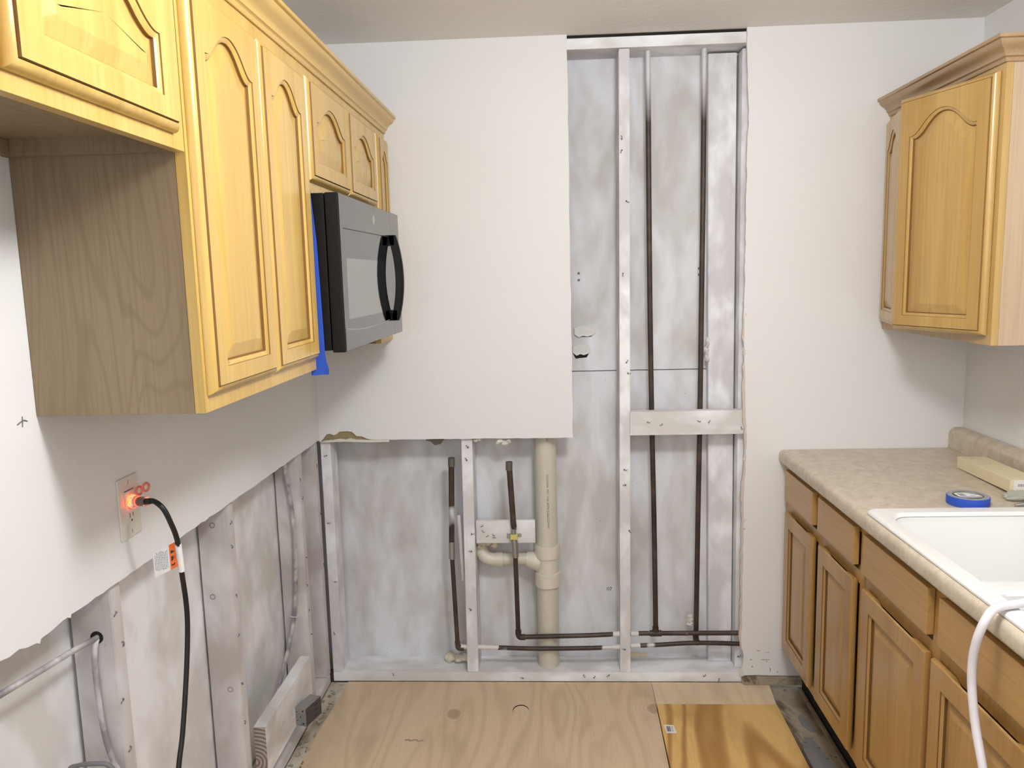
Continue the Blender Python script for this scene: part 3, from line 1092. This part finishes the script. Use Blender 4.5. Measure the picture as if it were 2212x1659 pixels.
# ------------------------------------------------------------------ outlet, plug, cord
ot = thing('wall_outlet', (XL, -1.352, 1.076), 'white wall outlet under the tall cabinet with a glowing plug', 'outlet')
b = MB()
b.box(XL, XL + .005, -1.391, -1.313, 1.073, 1.203, .002)
b.build('cover_plate', 'white', ot)
b = MB()
b.box(XL + .004, XL + .0072, -1.3695, -1.3345, 1.103, 1.173, .001)
b.build('insert', 'white', ot)
MB().box(XL + .0070, XL + .0076, -1.3605, -1.3590, 1.116, 1.126, 0).build('slot', 'hole', ot)
MB().box(XL + .0070, XL + .0076, -1.3480, -1.3465, 1.117, 1.125, 0).build('slot', 'hole', ot)
MB().lathe([(0, .0070), (.0022, .0070), (.0022, .0076), (0, .0076)], (XL, -1.3535, 1.1095), 'x', 12).build('ground_hole', 'hole', ot)
MB().box(XL + .0048, XL + .0056, -1.3535, -1.3525, 1.082, 1.090, 0).build('screw', 'gcable', ot)
MB().box(XL + .0048, XL + .0056, -1.3535, -1.3525, 1.187, 1.195, 0).build('screw', 'gcable', ot)
MB().box(XL + .0048, XL + .0056, -1.3710, -1.3340, 1.1733, 1.1748, 0).build('gap_line', 'gcable', ot)

pg = thing('extension_cord', (-.84, -1.372, 1.15), 'black extension cord with clear glowing orange plug hanging below the outlet', 'cord')
cl = M('clear_plug_plastic')
cl.put(cl.b, 'Base Color', (1., .80, .76))
cl.put(cl.b, 'Roughness', .12)
cl.put(cl.b, 'Transmission Weight', .85)
cl.put(cl.b, 'IOR', 1.35)
MT['clear'] = cl.m
cr_ = M('pink_lit_ring')
cr_.put(cr_.b, 'Base Color', (1., .34, .27))  # neon glow on the clear rings is tinted into their colour
cr_.put(cr_.b, 'Roughness', .15)
cr_.put(cr_.b, 'Transmission Weight', .6)
cr_.put(cr_.b, 'IOR', 1.35)
MT['ring'] = cr_.m
em = M('neon_glow')
em.put(em.b, 'Base Color', (1., .2, .08))
em.put(em.b, 'Emission Color', (1., .17, .06))
nz = em.noise(em.coord(), 160, 2)
em.put(em.b, 'Emission Strength', em.ramp(nz, [(.35, .8), (.6, 6.)]))
MT['neon'] = em.m
P0, P1 = Vector((-.8925, -1.356, 1.150)), Vector((-.842, -1.385, 1.158))
b = MB()
b.tube([P0, P0.lerp(P1, .25), P0.lerp(P1, .6), P1], lambda i, n: .017 - .007 * min(1, i / (n * .65)), 18)
b.build('plug_body', 'clear', pg)
b = MB()
b.blob(tuple(P0.lerp(P1, .10) + Vector((0, .002, .004))), .006, .009, .008, 1, 2, .4)
b.blob(tuple(P0.lerp(P1, .06) + Vector((.002, -.008, -.004))), .004, .005, .006, 2, 2, .4)
b.blob(tuple(P0.lerp(P1, .18) + Vector((0, .006, -.009))), .006, .006, .003, 3, 2, .4)
b.build('plug_light', 'neon', pg)
b = MB()
for cc in ((-.878, -1.345, 1.170), (-.862, -1.345, 1.178)):
    b.tube([(cc[0] + .002 * math.cos(a), cc[1] + .0085 * math.cos(a), cc[2] + .0085 * math.sin(a)) for a in [k * math.pi / 7 for k in range(15)]], .0028, 8)
b.build('grip_rings', 'ring', pg)
b = MB()
b.tube([P0.lerp(P1, .55), P1, P1.lerp(Vector((-.825, -1.391, 1.161)), .8)], lambda i, n: .0075 - .0015 * i / n, 14)
b.build('strain_relief', 'rubber', pg)
path = [(-.842, -1.385, 1.158), (-.825, -1.391, 1.161), (-.805, -1.402, 1.155), (-.795, -1.401, 1.140), (-.790, -1.393, 1.114), (-.789, -1.380, 1.086), (-.789, -1.372, 1.057), (-.790, -1.365, .994), (-.790, -1.358, .929), (-.790, -1.360, .878), (-.790, -1.374, .812), (-.790, -1.395, .739), (-.790, -1.422, .661), (-.79, -1.448, .606), (-.79, -1.48, .5), (-.79, -1.52, .3), (-.78, -1.56, .08), (-.75, -1.60, .010), (-.60, -1.75, .0072), (-.5, -2.0, .0072)]
b = MB()
b.tube(path, .0054, 14)
b.build('cord', 'rubber', pg)
b = MB()
b.tube([(-.7895, -1.3715, 1.062), (-.790, -1.3655, 1.000)], .0066, 14, smooth=False)
b.build('tag_wrap', 'label', pg)
tg = lambda u, v, e=0.: (-.842 + u * .050, -1.378 + u * .006 - e, .995 + v * .055 + u * (.014))
b = MB()
b.loops([[tg(0, -.08), tg(.72, .07 - .03), tg(.72, 1.02), tg(0, .88)], [tg(0, -.08, .0006), tg(.72, .04, .0006), tg(.72, 1.02, .0006), tg(0, .88, .0006)]])
b.build('warning_tag', 'label', pg)
b = MB()
b.loops([[tg(.68, .03, .0001), tg(1.0, .10, .0001), tg(1.0, 1.08, .0001), tg(.68, 1.02, .0001)], [tg(.68, .03, .0011), tg(1.0, .10, .0011), tg(1.0, 1.08, .0011), tg(.68, 1.02, .0011)]])
b.build('orange_band', 'orange', pg)
b = MB()
for k, (v0) in enumerate((.72, .47, .24)):
    e = .0014
    if k == 0:
        pts = [(.74, v0 + .08), (.74, v0 - .06), (.90, v0 + .01)]
    elif k == 1:
        pts = [(.74, v0 + .09), (.74, v0 - .09), (.82, v0 - .07), (.80, v0 - .02), (.90, v0 - .01), (.80, v0 + .03), (.90, v0 + .08)]
    else:
        pts = [(.74, v0 + .03), (.74, v0 - .05), (.84, v0 - .05), (.90, v0 + .03), (.86, v0 + .05), (.80, v0 - .01)]
    b.loops([[tg(u, v, .0011) for u, v in pts], [tg(u, v, e) for u, v in pts]])
b.build('warning_symbols', 'ink', pg)
b = MB()
rt_ = random.Random(2)
for k in range(9):
    u = .07 + k * .062
    v = .10 + rt_.uniform(0, .1)
    while v < .80:
        ln = rt_.uniform(.03, .10)
        b.loops([[tg(u, v, .0007), tg(u + .018, v + .01, .0007), tg(u + .018, v + ln, .0007), tg(u, v + ln, .0007)], [tg(u, v, .0009), tg(u + .018, v + .01, .0009), tg(u + .018, v + ln, .0009), tg(u, v + ln, .0009)]])
        v += ln + .02
b.build('fine_print', 'gcable', pg)


# ------------------------------------------------------------------ left upper cabinets
XF = -.598
XB = XL + .001


def frame_parts(b, y0, y1, z0, z1, st=.038, rt_=.045, rb=.032, mid=None):
    """face frame in the plane XF (19 mm thick) as boards"""
    b.box(XF - .019, XF, y0, y0 + st, z0, z1, .001)
    b.box(XF - .019, XF, y1 - st, y1, z0, z1, .001)
    b.box(XF - .0192, XF - .0003, y0 + st, y1 - st, z0, z0 + rb, .0008)
    b.box(XF - .0192, XF - .0003, y0 + st, y1 - st, z1 - rt_, z1, .0008)
    if mid:
        b.box(XF - .019, XF, mid - st / 2, mid + st / 2, z0 + rb, z1 - rt_, .0008)


def upper_left(y0, y1, z0, z1, doors, label, mid, side=None, name='wall_cabinet'):
    t = thing(name, (XL, (y0 + y1) / 2, z0), label, 'cabinet', 'left wall cabinets')
    b = MB()
    zb = z0 + .026
    b.box(XB, XF - .0195, y0 + .0165, y1 - .001, zb, zb + .012, .0005)     # bottom
    b.box(XB, XF - .0195, y0 + .0165, y1 - .001, z1 - .013, z1, .0005)
    b.box(XB, XF - .0195, y1 - .016, y1 - .0008, z0, z1 - .001, .0005)
    b.box(XB, XB + .006, y0 + .017, y1 - .017, zb, z1 - .014, 0)
    b.box(XB, XB + .016, y0 + .017, y1 - .017, z0 + .001, zb - .0005, .0008)
    b.build('carcass', 'veneer', t)
    MB().box(XB, XF - .0195, y0 + .0008, y0 + .016, z0, z1 - .001, .0006).build('side_panel', 'veneer', t)
    b = MB()
    frame_parts(b, y0 + .0006, y1 - .0006, z0, z1, mid=mid)
    b.build('face_frame', 'oz', t)
    for (d0, d1, e0, e1, kw) in doors:
        door(t, lambda u, v, w_, d0=d0, e0=e0: (XF + .0005 + w_, d0 + u, e0 + v), d1 - d0, e1 - e0, 'oz', **kw)
    return t


ZT = 2.14
tallk = dict(arch=.052, shoulder=.102)
upper_left(-1.610, -.968, 1.378, ZT, [(-1.600, -1.286, 1.408, 2.090, tallk), (-1.280, -.985, 1.408, 2.090, tallk)],
           'tall two-door honey wood wall cabinet left of the microwave', -1.283)
shk = dict(arch=.052, shoulder=.102)
upper_left(-.966, -.206, 1.818, ZT, [(-.958, -.587, 1.846, 2.096, shk), (-.581, -.226, 1.846, 2.096, shk)],
           'short two-door honey wood cabinet directly above the microwave', -.584, name='wall_cabinet')
upper_left(-.204, -.0015, 1.378, ZT, [(-.178, -.022, 1.408, 2.096, dict(arch=.035, shoulder=.085, stile=.035))],
           'narrow one-door honey wood cabinet against the back wall', None, name='wall_cabinet')
fr = upper_left(-2.480, -1.612, 1.815, ZT, [(-2.445, -2.056, 1.838, 2.090, shk), (-2.048, -1.648, 1.838, 2.090, dict(arch=.060, shoulder=.118, stile=.058))],
                'honey wood cabinet over the empty recess at the top left', -2.05, name='wall_cabinet')
# shadow rail end of the frame on the tall cabinet: return stile on the near side
# crown moulding
CP = [(.0, 2.122), (.004, 2.122), (.0065, 2.127), (.0065, 2.131), (.009, 2.1335), (.012, 2.1345), (.013, 2.139), (.016, 2.145), (.022, 2.151), (.030, 2.156), (.036, 2.162), (.039, 2.168), (.0395, 2.171), (.043, 2.172), (.0455, 2.1735), (.0455, 2.182), (.0, 2.182)]
cr = thing('crown_moulding', (XF, -1.2, 2.122), 'honey wood crown moulding running along the left wall cabinets', 'moulding')
for (y0, y1) in ((-2.50, -.5585), (-.5580, -.0015)):
    b = MB()
    n = 12
    L = []
    for k in range(n + 1):
        y = y0 + (y1 - y0) * k / n
        L.append([(XF + .0005 + o_, y, z) for o_, z in CP])
    b.loops(L)
    b.build('moulding_length', 'oy', cr)

# blue tape on the tall cabinet's edge
b = MB()
pts = []
prof = [(1.822, -.598, -.9665), (1.80, -.597, -.9668), (1.70, -.590, -.966), (1.60, -.588, -.9655), (1.50, -.586, -.966), (1.42, -.585, -.9655), (1.395, -.583, -.962), (1.375, -.580, -.955), (1.362, -.583, -.950)]
L = []
for z, x, y in prof:
    L.append([(-.612, -.9672, z), (x - .006, y - .0015, z), (x + .010, y, z), (x + .010, y + .0008, z), (x - .006, y - .0007, z), (-.612, -.9664, z)])
b.loops(L)
b.build('masking_tape', 'blue', None, 'strip of blue masking tape hanging between tall cabinet and microwave', 'tape')

# ------------------------------------------------------------------ microwave
mw = thing('microwave', (-.72, -.585, 1.42), 'black and slate over-range microwave with a bowed handle under the short cabinet', 'microwave')
b = MB()
b.box(XL + .002, -.5575, -.9635, -.2075, 1.424, 1.815, .003)
b.build('housing', 'black', mw)
b = MB()
b.box(-.5555, -.5215, -.9645, -.3435, 1.419, 1.816, .004)
b.build('door', 'black', mw)
dp = b = MB()
b.box(-.5230, -.5205, -.9570, -.3445, 1.421, 1.814, .0006)
dp = b.build('door_panel', 'slate', mw)
b = MB()
b.box(-.5555, -.5208, -.3425, -.2065, 1.419, 1.816, .0015)
b.build('control_panel', 'slate', mw)
b = MB()
b.box(-.5207, -.5202, -.912, -.456, 1.500, 1.656, 0)
b.build('window', 'mwglass', mw)
b = MB()
b.tube([(-.5205, -.93, 1.730), (-.5205, -.40, 1.7345)], .0012, 6, smooth=False)
b.build('upper_groove', 'rubber', mw)
b = MB()
b.tube([(-.5205, -.942, 1.477), (-.5205, -.84, 1.4695), (-.5205, -.743, 1.4665), (-.5205, -.60, 1.4665), (-.5205, -.42, 1.472)], .0012, 6)
b.build('lower_groove', 'logo', mw)
b = MB()
b.box(-.5208, -.5203, -.5845, -.5835, 1.800, 1.814, 0)
b.build('latch_mark', 'rubber', mw)
b = MB()
b.lathe([(0, -.5206), (.0135, -.5206), (.0135, -.5200), (.011, -.5198), (.0, -.5198)], (0, -.584, 1.774), 'x', 28)
b.build('emblem', 'logo', mw)
# bowed handle
b = MB()
hy = -.372
n = 28
L = []
for k in range(n + 1):
    t = k / n
    z = 1.4665 + (1.7400 - 1.4665) * t
    s_ = math.sin(math.pi * t)
    xo = -.4985 + .021 * s_ ** .8
    th = .025
    hw = .0125
    L.append([(xo - th, hy - hw, z), (xo - .004, hy - hw * 1.0, z), (xo, hy - hw * .6, z), (xo, hy + hw * .6, z), (xo - .004, hy + hw, z), (xo - th, hy + hw, z)])
b.loops(L)
for z0 in (1.4665, 1.7060):
    b.box(-.5205, -.500, hy - .0125, hy + .0125, z0, z0 + .034, .002)
b.build('handle', 'black', mw)

# ------------------------------------------------------------------ right upper cabinet
XU = 1.197
ru = thing('wall_cabinet', (XR, -.36, 1.378), 'two-door wall cabinet with doors ajar on the right wall', 'cabinet')
Y0, Y1 = -.712, -.0015
b = MB()
b.box(XU + .0195, XR - .001, Y0 + .017, Y1, 1.40, 1.412, .0005)
b.box(XU + .0195, XR - .001, Y0 + .017, Y1, 2.128, 2.14, .0005)
b.box(XU + .0195, XR - .001, Y1 - .016, Y1, 1.378, 2.14, .0005)
b.box(XR - .008, XR - .001, Y0 + .017, Y1 - .017, 1.413, 2.127, 0)
b.build('carcass', 'uz', ru)
MB().box(XU + .0195, XR - .001, Y0 + .0008, Y0 + .0165, 1.378, 2.14, .0008).build('side_panel', 'uside', ru)
b = MB()
b.box(XU, XU + .019, Y0, Y0 + .045, 1.378, 2.14, .0015)
b.box(XU, XU + .019, Y1 - .038, Y1, 1.378, 2.14, .001)
b.box(XU + .0003, XU + .019, Y0 + .045, Y1 - .038, 1.378, 1.41, .001)
b.box(XU + .0003, XU + .019, Y0 + .045, Y1 - .038, 2.095, 2.14, .001)
b.box(XU, XU + .019, -.38, -.342, 1.41, 2.095, .001)
b.build('face_frame', 'uz', ru)


def swung(hx, hy_, dx, dy, z0):
    d = Vector((dx, dy, 0)).normalized()
    nrm = Vector((-abs(dy), 0, 0))
    nrm = Vector((d.y, -d.x, 0))
    if nrm.x > 0:
        nrm = -nrm

    def T(u, v, w_):
        p = Vector((hx, hy_, z0)) + d * u + Vector((0, 0, v)) + nrm * w_
        return tuple(p)
    return T


# near door hinged at the near stile, far door hinged at the back wall; both stand a little open
door(ru, swung(XU - .0015, -.692, -.1080, .340, 1.405), .352, .700, 'uz', arch=.062, shoulder=.118, stile=.052)
door(ru, swung(XU - .0015, -.022, -.0740, -.30, 1.405), .300, .700, 'uz', arch=.055, shoulder=.110, stile=.048)
CP2 = [(o_, z) for o_, z in CP]
# crown with a mitred return on the near side
cr2 = thing('crown_moulding', (XU, -.4, 2.122), 'brown crown moulding wrapping the top of the right wall cabinet', 'moulding')
b = MB()
L = [[(XU - .0005 - o_, Y1, z) for o_, z in CP2], [(XU - .0005 - o_, Y0 - .0005 - o_, z) for o_, z in CP2], [(XR - .001, Y0 - .0005 - o_, z) for o_, z in CP2]]
b.loops(L)
b.build('moulding_length', 'uy', cr2)

# ------------------------------------------------------------------ base cabinets
XBF = .869


def base_cab(y0, y1, splits, label, group='base cabinets', drawer_mid=True):
    t = thing('base_cabinet', ((XBF + XR) / 2, (y0 + y1) / 2, .0), label, 'cabinet', group)
    b = MB()
    b.box(XBF + .0195, XR - .002, y0 + .001, y0 + .017, .15, .886, .0005)
    b.box(XBF + .0195, XR - .002, y1 - .017, y1 - .001, .15, .886, .0005)
    b.box(XBF + .0195, XR - .002, y0 + .018, y1 - .018, .15, .166, .0005)
    b.box(XR - .010, XR - .002, y0 + .018, y1 - .018, .167, .885, 0)
    b.build('carcass', 'rz', t)
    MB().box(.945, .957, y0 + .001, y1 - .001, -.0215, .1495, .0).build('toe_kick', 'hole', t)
    mid = (splits[0][1] + splits[1][0]) / 2
    b = MB()
    b.box(XBF, XBF + .019, y0 + .0005, y0 + .035, .15, .887, .001)
    b.box(XBF, XBF + .019, y1 - .035, y1 - .0005, .15, .887, .001)
    b.box(XBF, XBF + .019, mid - .019, mid + .019, .18, .86, .001)
    b.box(XBF + .0003, XBF + .019, y0 + .035, y1 - .035, .15, .182, .001)
    b.box(XBF + .0003, XBF + .019, y0 + .035, y1 - .035, .70, .738, .001)
    b.box(XBF + .0003, XBF + .019, y0 + .035, y1 - .035, .853, .887, .001)
    b.build('face_frame', 'rz', t)
    for (d0, d1, f0, f1) in splits:
        W = d1 - d0
        door(t, lambda u, v, w_, d0=d0: (XBF - .001 - w_, d0 + u, .178 + v), W, .534, 'rz', scoop=.011, stile=.052, rail=.052)
        b = MB()
        b.box(XBF - .0195, XBF - .0008, f0, f1, .754, .868, .003)
        b.build('drawer_front', 'ry', t)
    return t


base_cab(-.752, -.0015, [(-.708, -.418, -.708, -.404), (-.352, -.052, -.352, -.045)], 'brown wood base cabinet with two drawers against the back wall')
base_cab(-1.680, -.754, [(-1.590, -1.180, -1.590, -1.205), (-1.152, -.778, -1.152, -.775)], 'brown wood sink base cabinet under the white sink')

# ------------------------------------------------------------------ countertop with backsplash
ct = thing('countertop', (1.17, -.85, .889), 'beige speckled laminate countertop on the base cabinets', 'countertop')
SX0, SX1, SY0, SY1 = .872, 1.372, -1.615, -.800     # sink cut-out
CX0, CX1, CY0, CY1 = .838, 1.4995, -1.70, -.0015
b = MB()
nose = [(.0, .0), ]
# slabs round the cut-out
b.box(CX0 + .024, CX1, SY1, CY1, .8885, .933, 0)
b.box(CX0 + .024, CX1, CY0, SY0, .8885, .933, 0)
b.box(CX0 + .024, SX0, SY0, SY1, .8885, .933, 0)
b.box(SX1, CX1, SY0, SY1, .8885, .933, 0)
# rounded front nose
pr = [(CX0 + .024, .8885), (CX0 + .008, .8885), (CX0 + .003, .890), (CX0, .896), (CX0, .914), (CX0 + .0015, .922), (CX0 + .006, .929), (CX0 + .013, .9325), (CX0 + .024, .933)]
b.loops([[(x, y, z) for x, z in pr] for y in (CY0, -1.2, -.6, CY1)])
b.build('slab', 'lam', ct)
b = MB()
pr = [(1.453, .9335), (1.453, .985), (1.456, .996), (1.463, 1.005), (1.474, 1.010), (1.4995, 1.010), (1.4995, .9335)]
b.loops([[(x, y, z) for x, z in pr] for y in (CY0, -1.2, -.6, CY1)])
b.build('backsplash', 'lam', ct)

# ------------------------------------------------------------------ sink
sk = thing('kitchen_sink', (1.12, -1.2, .75), 'white double-bowl drop-in sink in the laminate countertop', 'sink')


def rrect(x0, x1, y0, y1, r, z, n=6):
    pts = []
    for cx, cy, a0 in ((x1 - r, y1 - r, 0), (x0 + r, y1 - r, 90), (x0 + r, y0 + r, 180), (x1 - r, y0 + r, 270)):
        for k in range(n + 1):
            a = math.radians(a0 + 90 * k / n)
            pts.append((cx + r * math.cos(a), cy + r * math.sin(a), z))
    return pts


OX0, OX1, OY0, OY1 = .849, 1.392, -1.640, -.776
b = MB()
b.loops([rrect(OX0, OX1, OY0, OY1, .03, .9335), rrect(OX0, OX1, OY0, OY1, .03, .938), rrect(OX0 + .004, OX1 - .004, OY0 + .004, OY1 - .004, .028, .9425),
         rrect(OX0 + .012, OX1 - .012, OY0 + .012, OY1 - .012, .022, .9445), rrect(OX0 + .036, OX1 - .076, OY0 + .040, OY1 - .046, .05, .9435),
         rrect(OX0 + .045, OX1 - .085, OY0 + .048, OY1 - .056, .05, .935)], cap0=False, cap1=False)
b.build('rim', 'sink', sk)
DV = -1.300
for (y0, y1) in ((DV + .013, OY1 - .055), (OY0 + .047, DV - .013)):
    b = MB()
    x0, x1 = OX0 + .044, OX1 - .084
    b.loops([rrect(x0 - .007, x1 + .007, y0 - .0105, y1 + .0105, .003, .9262), rrect(x0 - .004, x1 + .004, y0 - .004, y1 + .004, .05, .9258), rrect(x0, x1, y0, y1, .05, .922), rrect(x0 + .006, x1 - .006, y0 + .006, y1 - .006, .05, .88), rrect(x0 + .02, x1 - .02, y0 + .02, y1 - .02, .06, .76),
             rrect(x0 + .05, x1 - .05, y0 + .05, y1 - .05, .06, .742)], cap0=False)
    b.build('bowl', 'sink', sk)
b = MB()
b.loops([[(OX0 + .036, y, z) for y, z in q] for q in [[(DV - .017, .90), (DV - .017, .918), (DV - .010, .927), (DV + .010, .927), (DV + .017, .918), (DV + .017, .90)]]] +
        [[(OX1 - .076, y, z) for y, z in [(DV - .017, .90), (DV - .017, .918), (DV - .010, .927), (DV + .010, .927), (DV + .017, .918), (DV + .017, .90)]]])
b.build('divider', 'sink', sk)
b = MB()
b.loops([rrect(OX0 + .034, OX1 - .074, OY0 + .038, OY1 - .044, .05, .940), rrect(OX0 + .044, OX1 - .084, OY0 + .047, OY1 - .055, .05, .932), rrect(OX0 + .0445, OX1 - .0845, OY0 + .0475, OY1 - .0555, .05, .90)], cap0=False, cap1=False)
b.build('throat', 'sink', sk)

# hose over the rim
b = MB()
b.tube([(1.16, -1.38, .90), (1.08, -1.395, .945), (1.0, -1.415, .957), (.92, -1.430, .9565), (.882, -1.438, .9545), (.845, -1.448, .9535), (.820, -1.462, .951), (.802, -1.472, .934), (.792, -1.470, .900), (.790, -1.462, .855), (.791, -1.462, .80), (.793, -1.478, .73), (.796, -1.505, .66), (.80, -1.53, .58), (.80, -1.55, .45), (.79, -1.56, .25), (.76, -1.58, .03), (.72, -1.66, .0105), (.6, -1.9, .0105)], .0082, 18)
b.build('hose', 'hose', None, 'milky white plastic hose draped over the sink rim', 'hose')

# ------------------------------------------------------------------ things on the counter
tr = thing('tape_roll', (1.160, -.712, .9335), 'roll of blue masking tape lying flat behind the sink', 'tape')
b = MB()
b.lathe([(.0400, .0), (.0535, .0), (.0545, .001), (.0545, .0235), (.0535, .0245), (.0400, .0245)], (1.160, -.712, .9335), 'z', 56, closed=True)
b.build('tape_wound', 'blue', tr)
b = MB()
b.lathe([(.0382, .0), (.0398, .0), (.0398, .0250), (.0382, .0250)], (1.160, -.712, .9335), 'z', 48, closed=True)
b.build('core', 'tan', tr)
b = MB()
b.lathe([(.0402, .0246), (.0532, .0246), (.0532, .0249), (.0402, .0249)], (1.160, -.712, .9335), 'z', 56, closed=True)
b.build('wound_edge', 'blue2', tr)
b = MB()
b.loops([rrect(1.128, 1.192, -.742, -.682, .02, .9578), rrect(1.128, 1.192, -.742, -.682, .02, .9584)])
b.build('label_sheet', 'blue2', tr)
b = MB()
b.prism([(1.128, -.726), (1.172, -.728), (1.192, -.726), (1.178, -.706), (1.160, -.690), (1.128, -.694)], 'z', .9585, .9588)
b.build('white_print', 'label', tr)
b = MB()
b.prism([(1.134, -.722), (1.152, -.723), (1.152, -.698), (1.134, -.699)], 'z', .9588, .9590)
b.prism([(1.160, -.722), (1.178, -.721), (1.176, -.717), (1.160, -.718)], 'z', .9588, .9590)
b.build('grey_print', 'blue2', tr)

wb = thing('lumber_offcut', (1.375, -.47, .9335), 'short pale lumber offcut with a sticker on its end, on the counter', 'lumber')
Mw = Matrix.Translation((1.3715, -.468, .9335 + .0190 + .003)) @ Matrix.Rotation(math.radians(1.8), 4, 'Z') @ Matrix.Rotation(math.radians(-1.05), 4, 'X')
Mw = Matrix.Translation((1.3715, -.468, .9335 + .0190 + .0032)) @ Matrix.Rotation(math.radians(-2.2), 4, 'Z') @ Matrix.Rotation(math.radians(-1.05), 4, 'X')
b = MB()
b.obox(Mw, .089, .325, .038, .003)
b.build('block', 'pine', wb)
b = MB()
b.obox(Mw @ Matrix.Translation((.004, -.1630, .001)), .076, .0008, .031, 0)
b.build('end_sticker', 'label', wb)
b = MB()
rb = random.Random(8)
xx = -.026
while xx < .028:
    b.obox(Mw @ Matrix.Translation((xx + .004, -.1635, .003)), .0011, .0004, .008, 0)
    xx += rb.choice((.0019, .0026, .0034))
b.build('barcode', 'gcable', wb)
b = MB()
for (x, y) in ((-.02, .12), (.005, .05), (.02, -.12), (-.01, .135)):
    b.obox(Mw @ Matrix.Translation((x, y, .0192)), .005, .002, .0004, 0)
b.build('dents', 'gcable', wb)

# crumpled clear bag with a metal tool
cbm = M('clear_film')
cbm.put(cbm.b, 'Base Color', (.80, .82, .76))
cbm.put(cbm.b, 'Roughness', .2)
cbm.put(cbm.b, 'Transmission Weight', .6)
cbm.put(cbm.b, 'IOR', 1.25)
MT['film'] = cbm.m
b = MB()
b.blob((1.345, -.685, .9462), .055, .035, .0085, 5, 4, .35)
b.blob((1.30, -.668, .9420), .03, .014, .0055, 6, 3, .35)
b.build('clear_bag', 'film', None, 'crumpled clear plastic bag at the right edge of the counter', 'bag')
pl = thing('pliers', (1.33, -.745, .9335), 'dark steel pliers beside the crumpled clear bag', 'pliers')
b = MB()
b.tube([(1.268, -.748, .9385), (1.285, -.747, .941), (1.31, -.745, .942), (1.33, -.744, .942)], lambda i, n: .003 + .006 * i / n, 12, flat=.7)
b.lathe([(.0, .0), (.013, .0), (.014, .003), (.013, .011), (.004, .012), (.0, .012)], (1.336, -.744, .9337), 'z', 20)
b.build('jaw', 'steel', pl)
for sgn in (-1, 1):
    b = MB()
    b.tube([(1.34, -.744, .940), (1.38, -.744 + sgn * .014, .940), (1.43, -.744 + sgn * .018, .940), (1.448, -.744 + sgn * .012, .940)], .0055, 12)
    b.build('handle', 'rubber', pl)
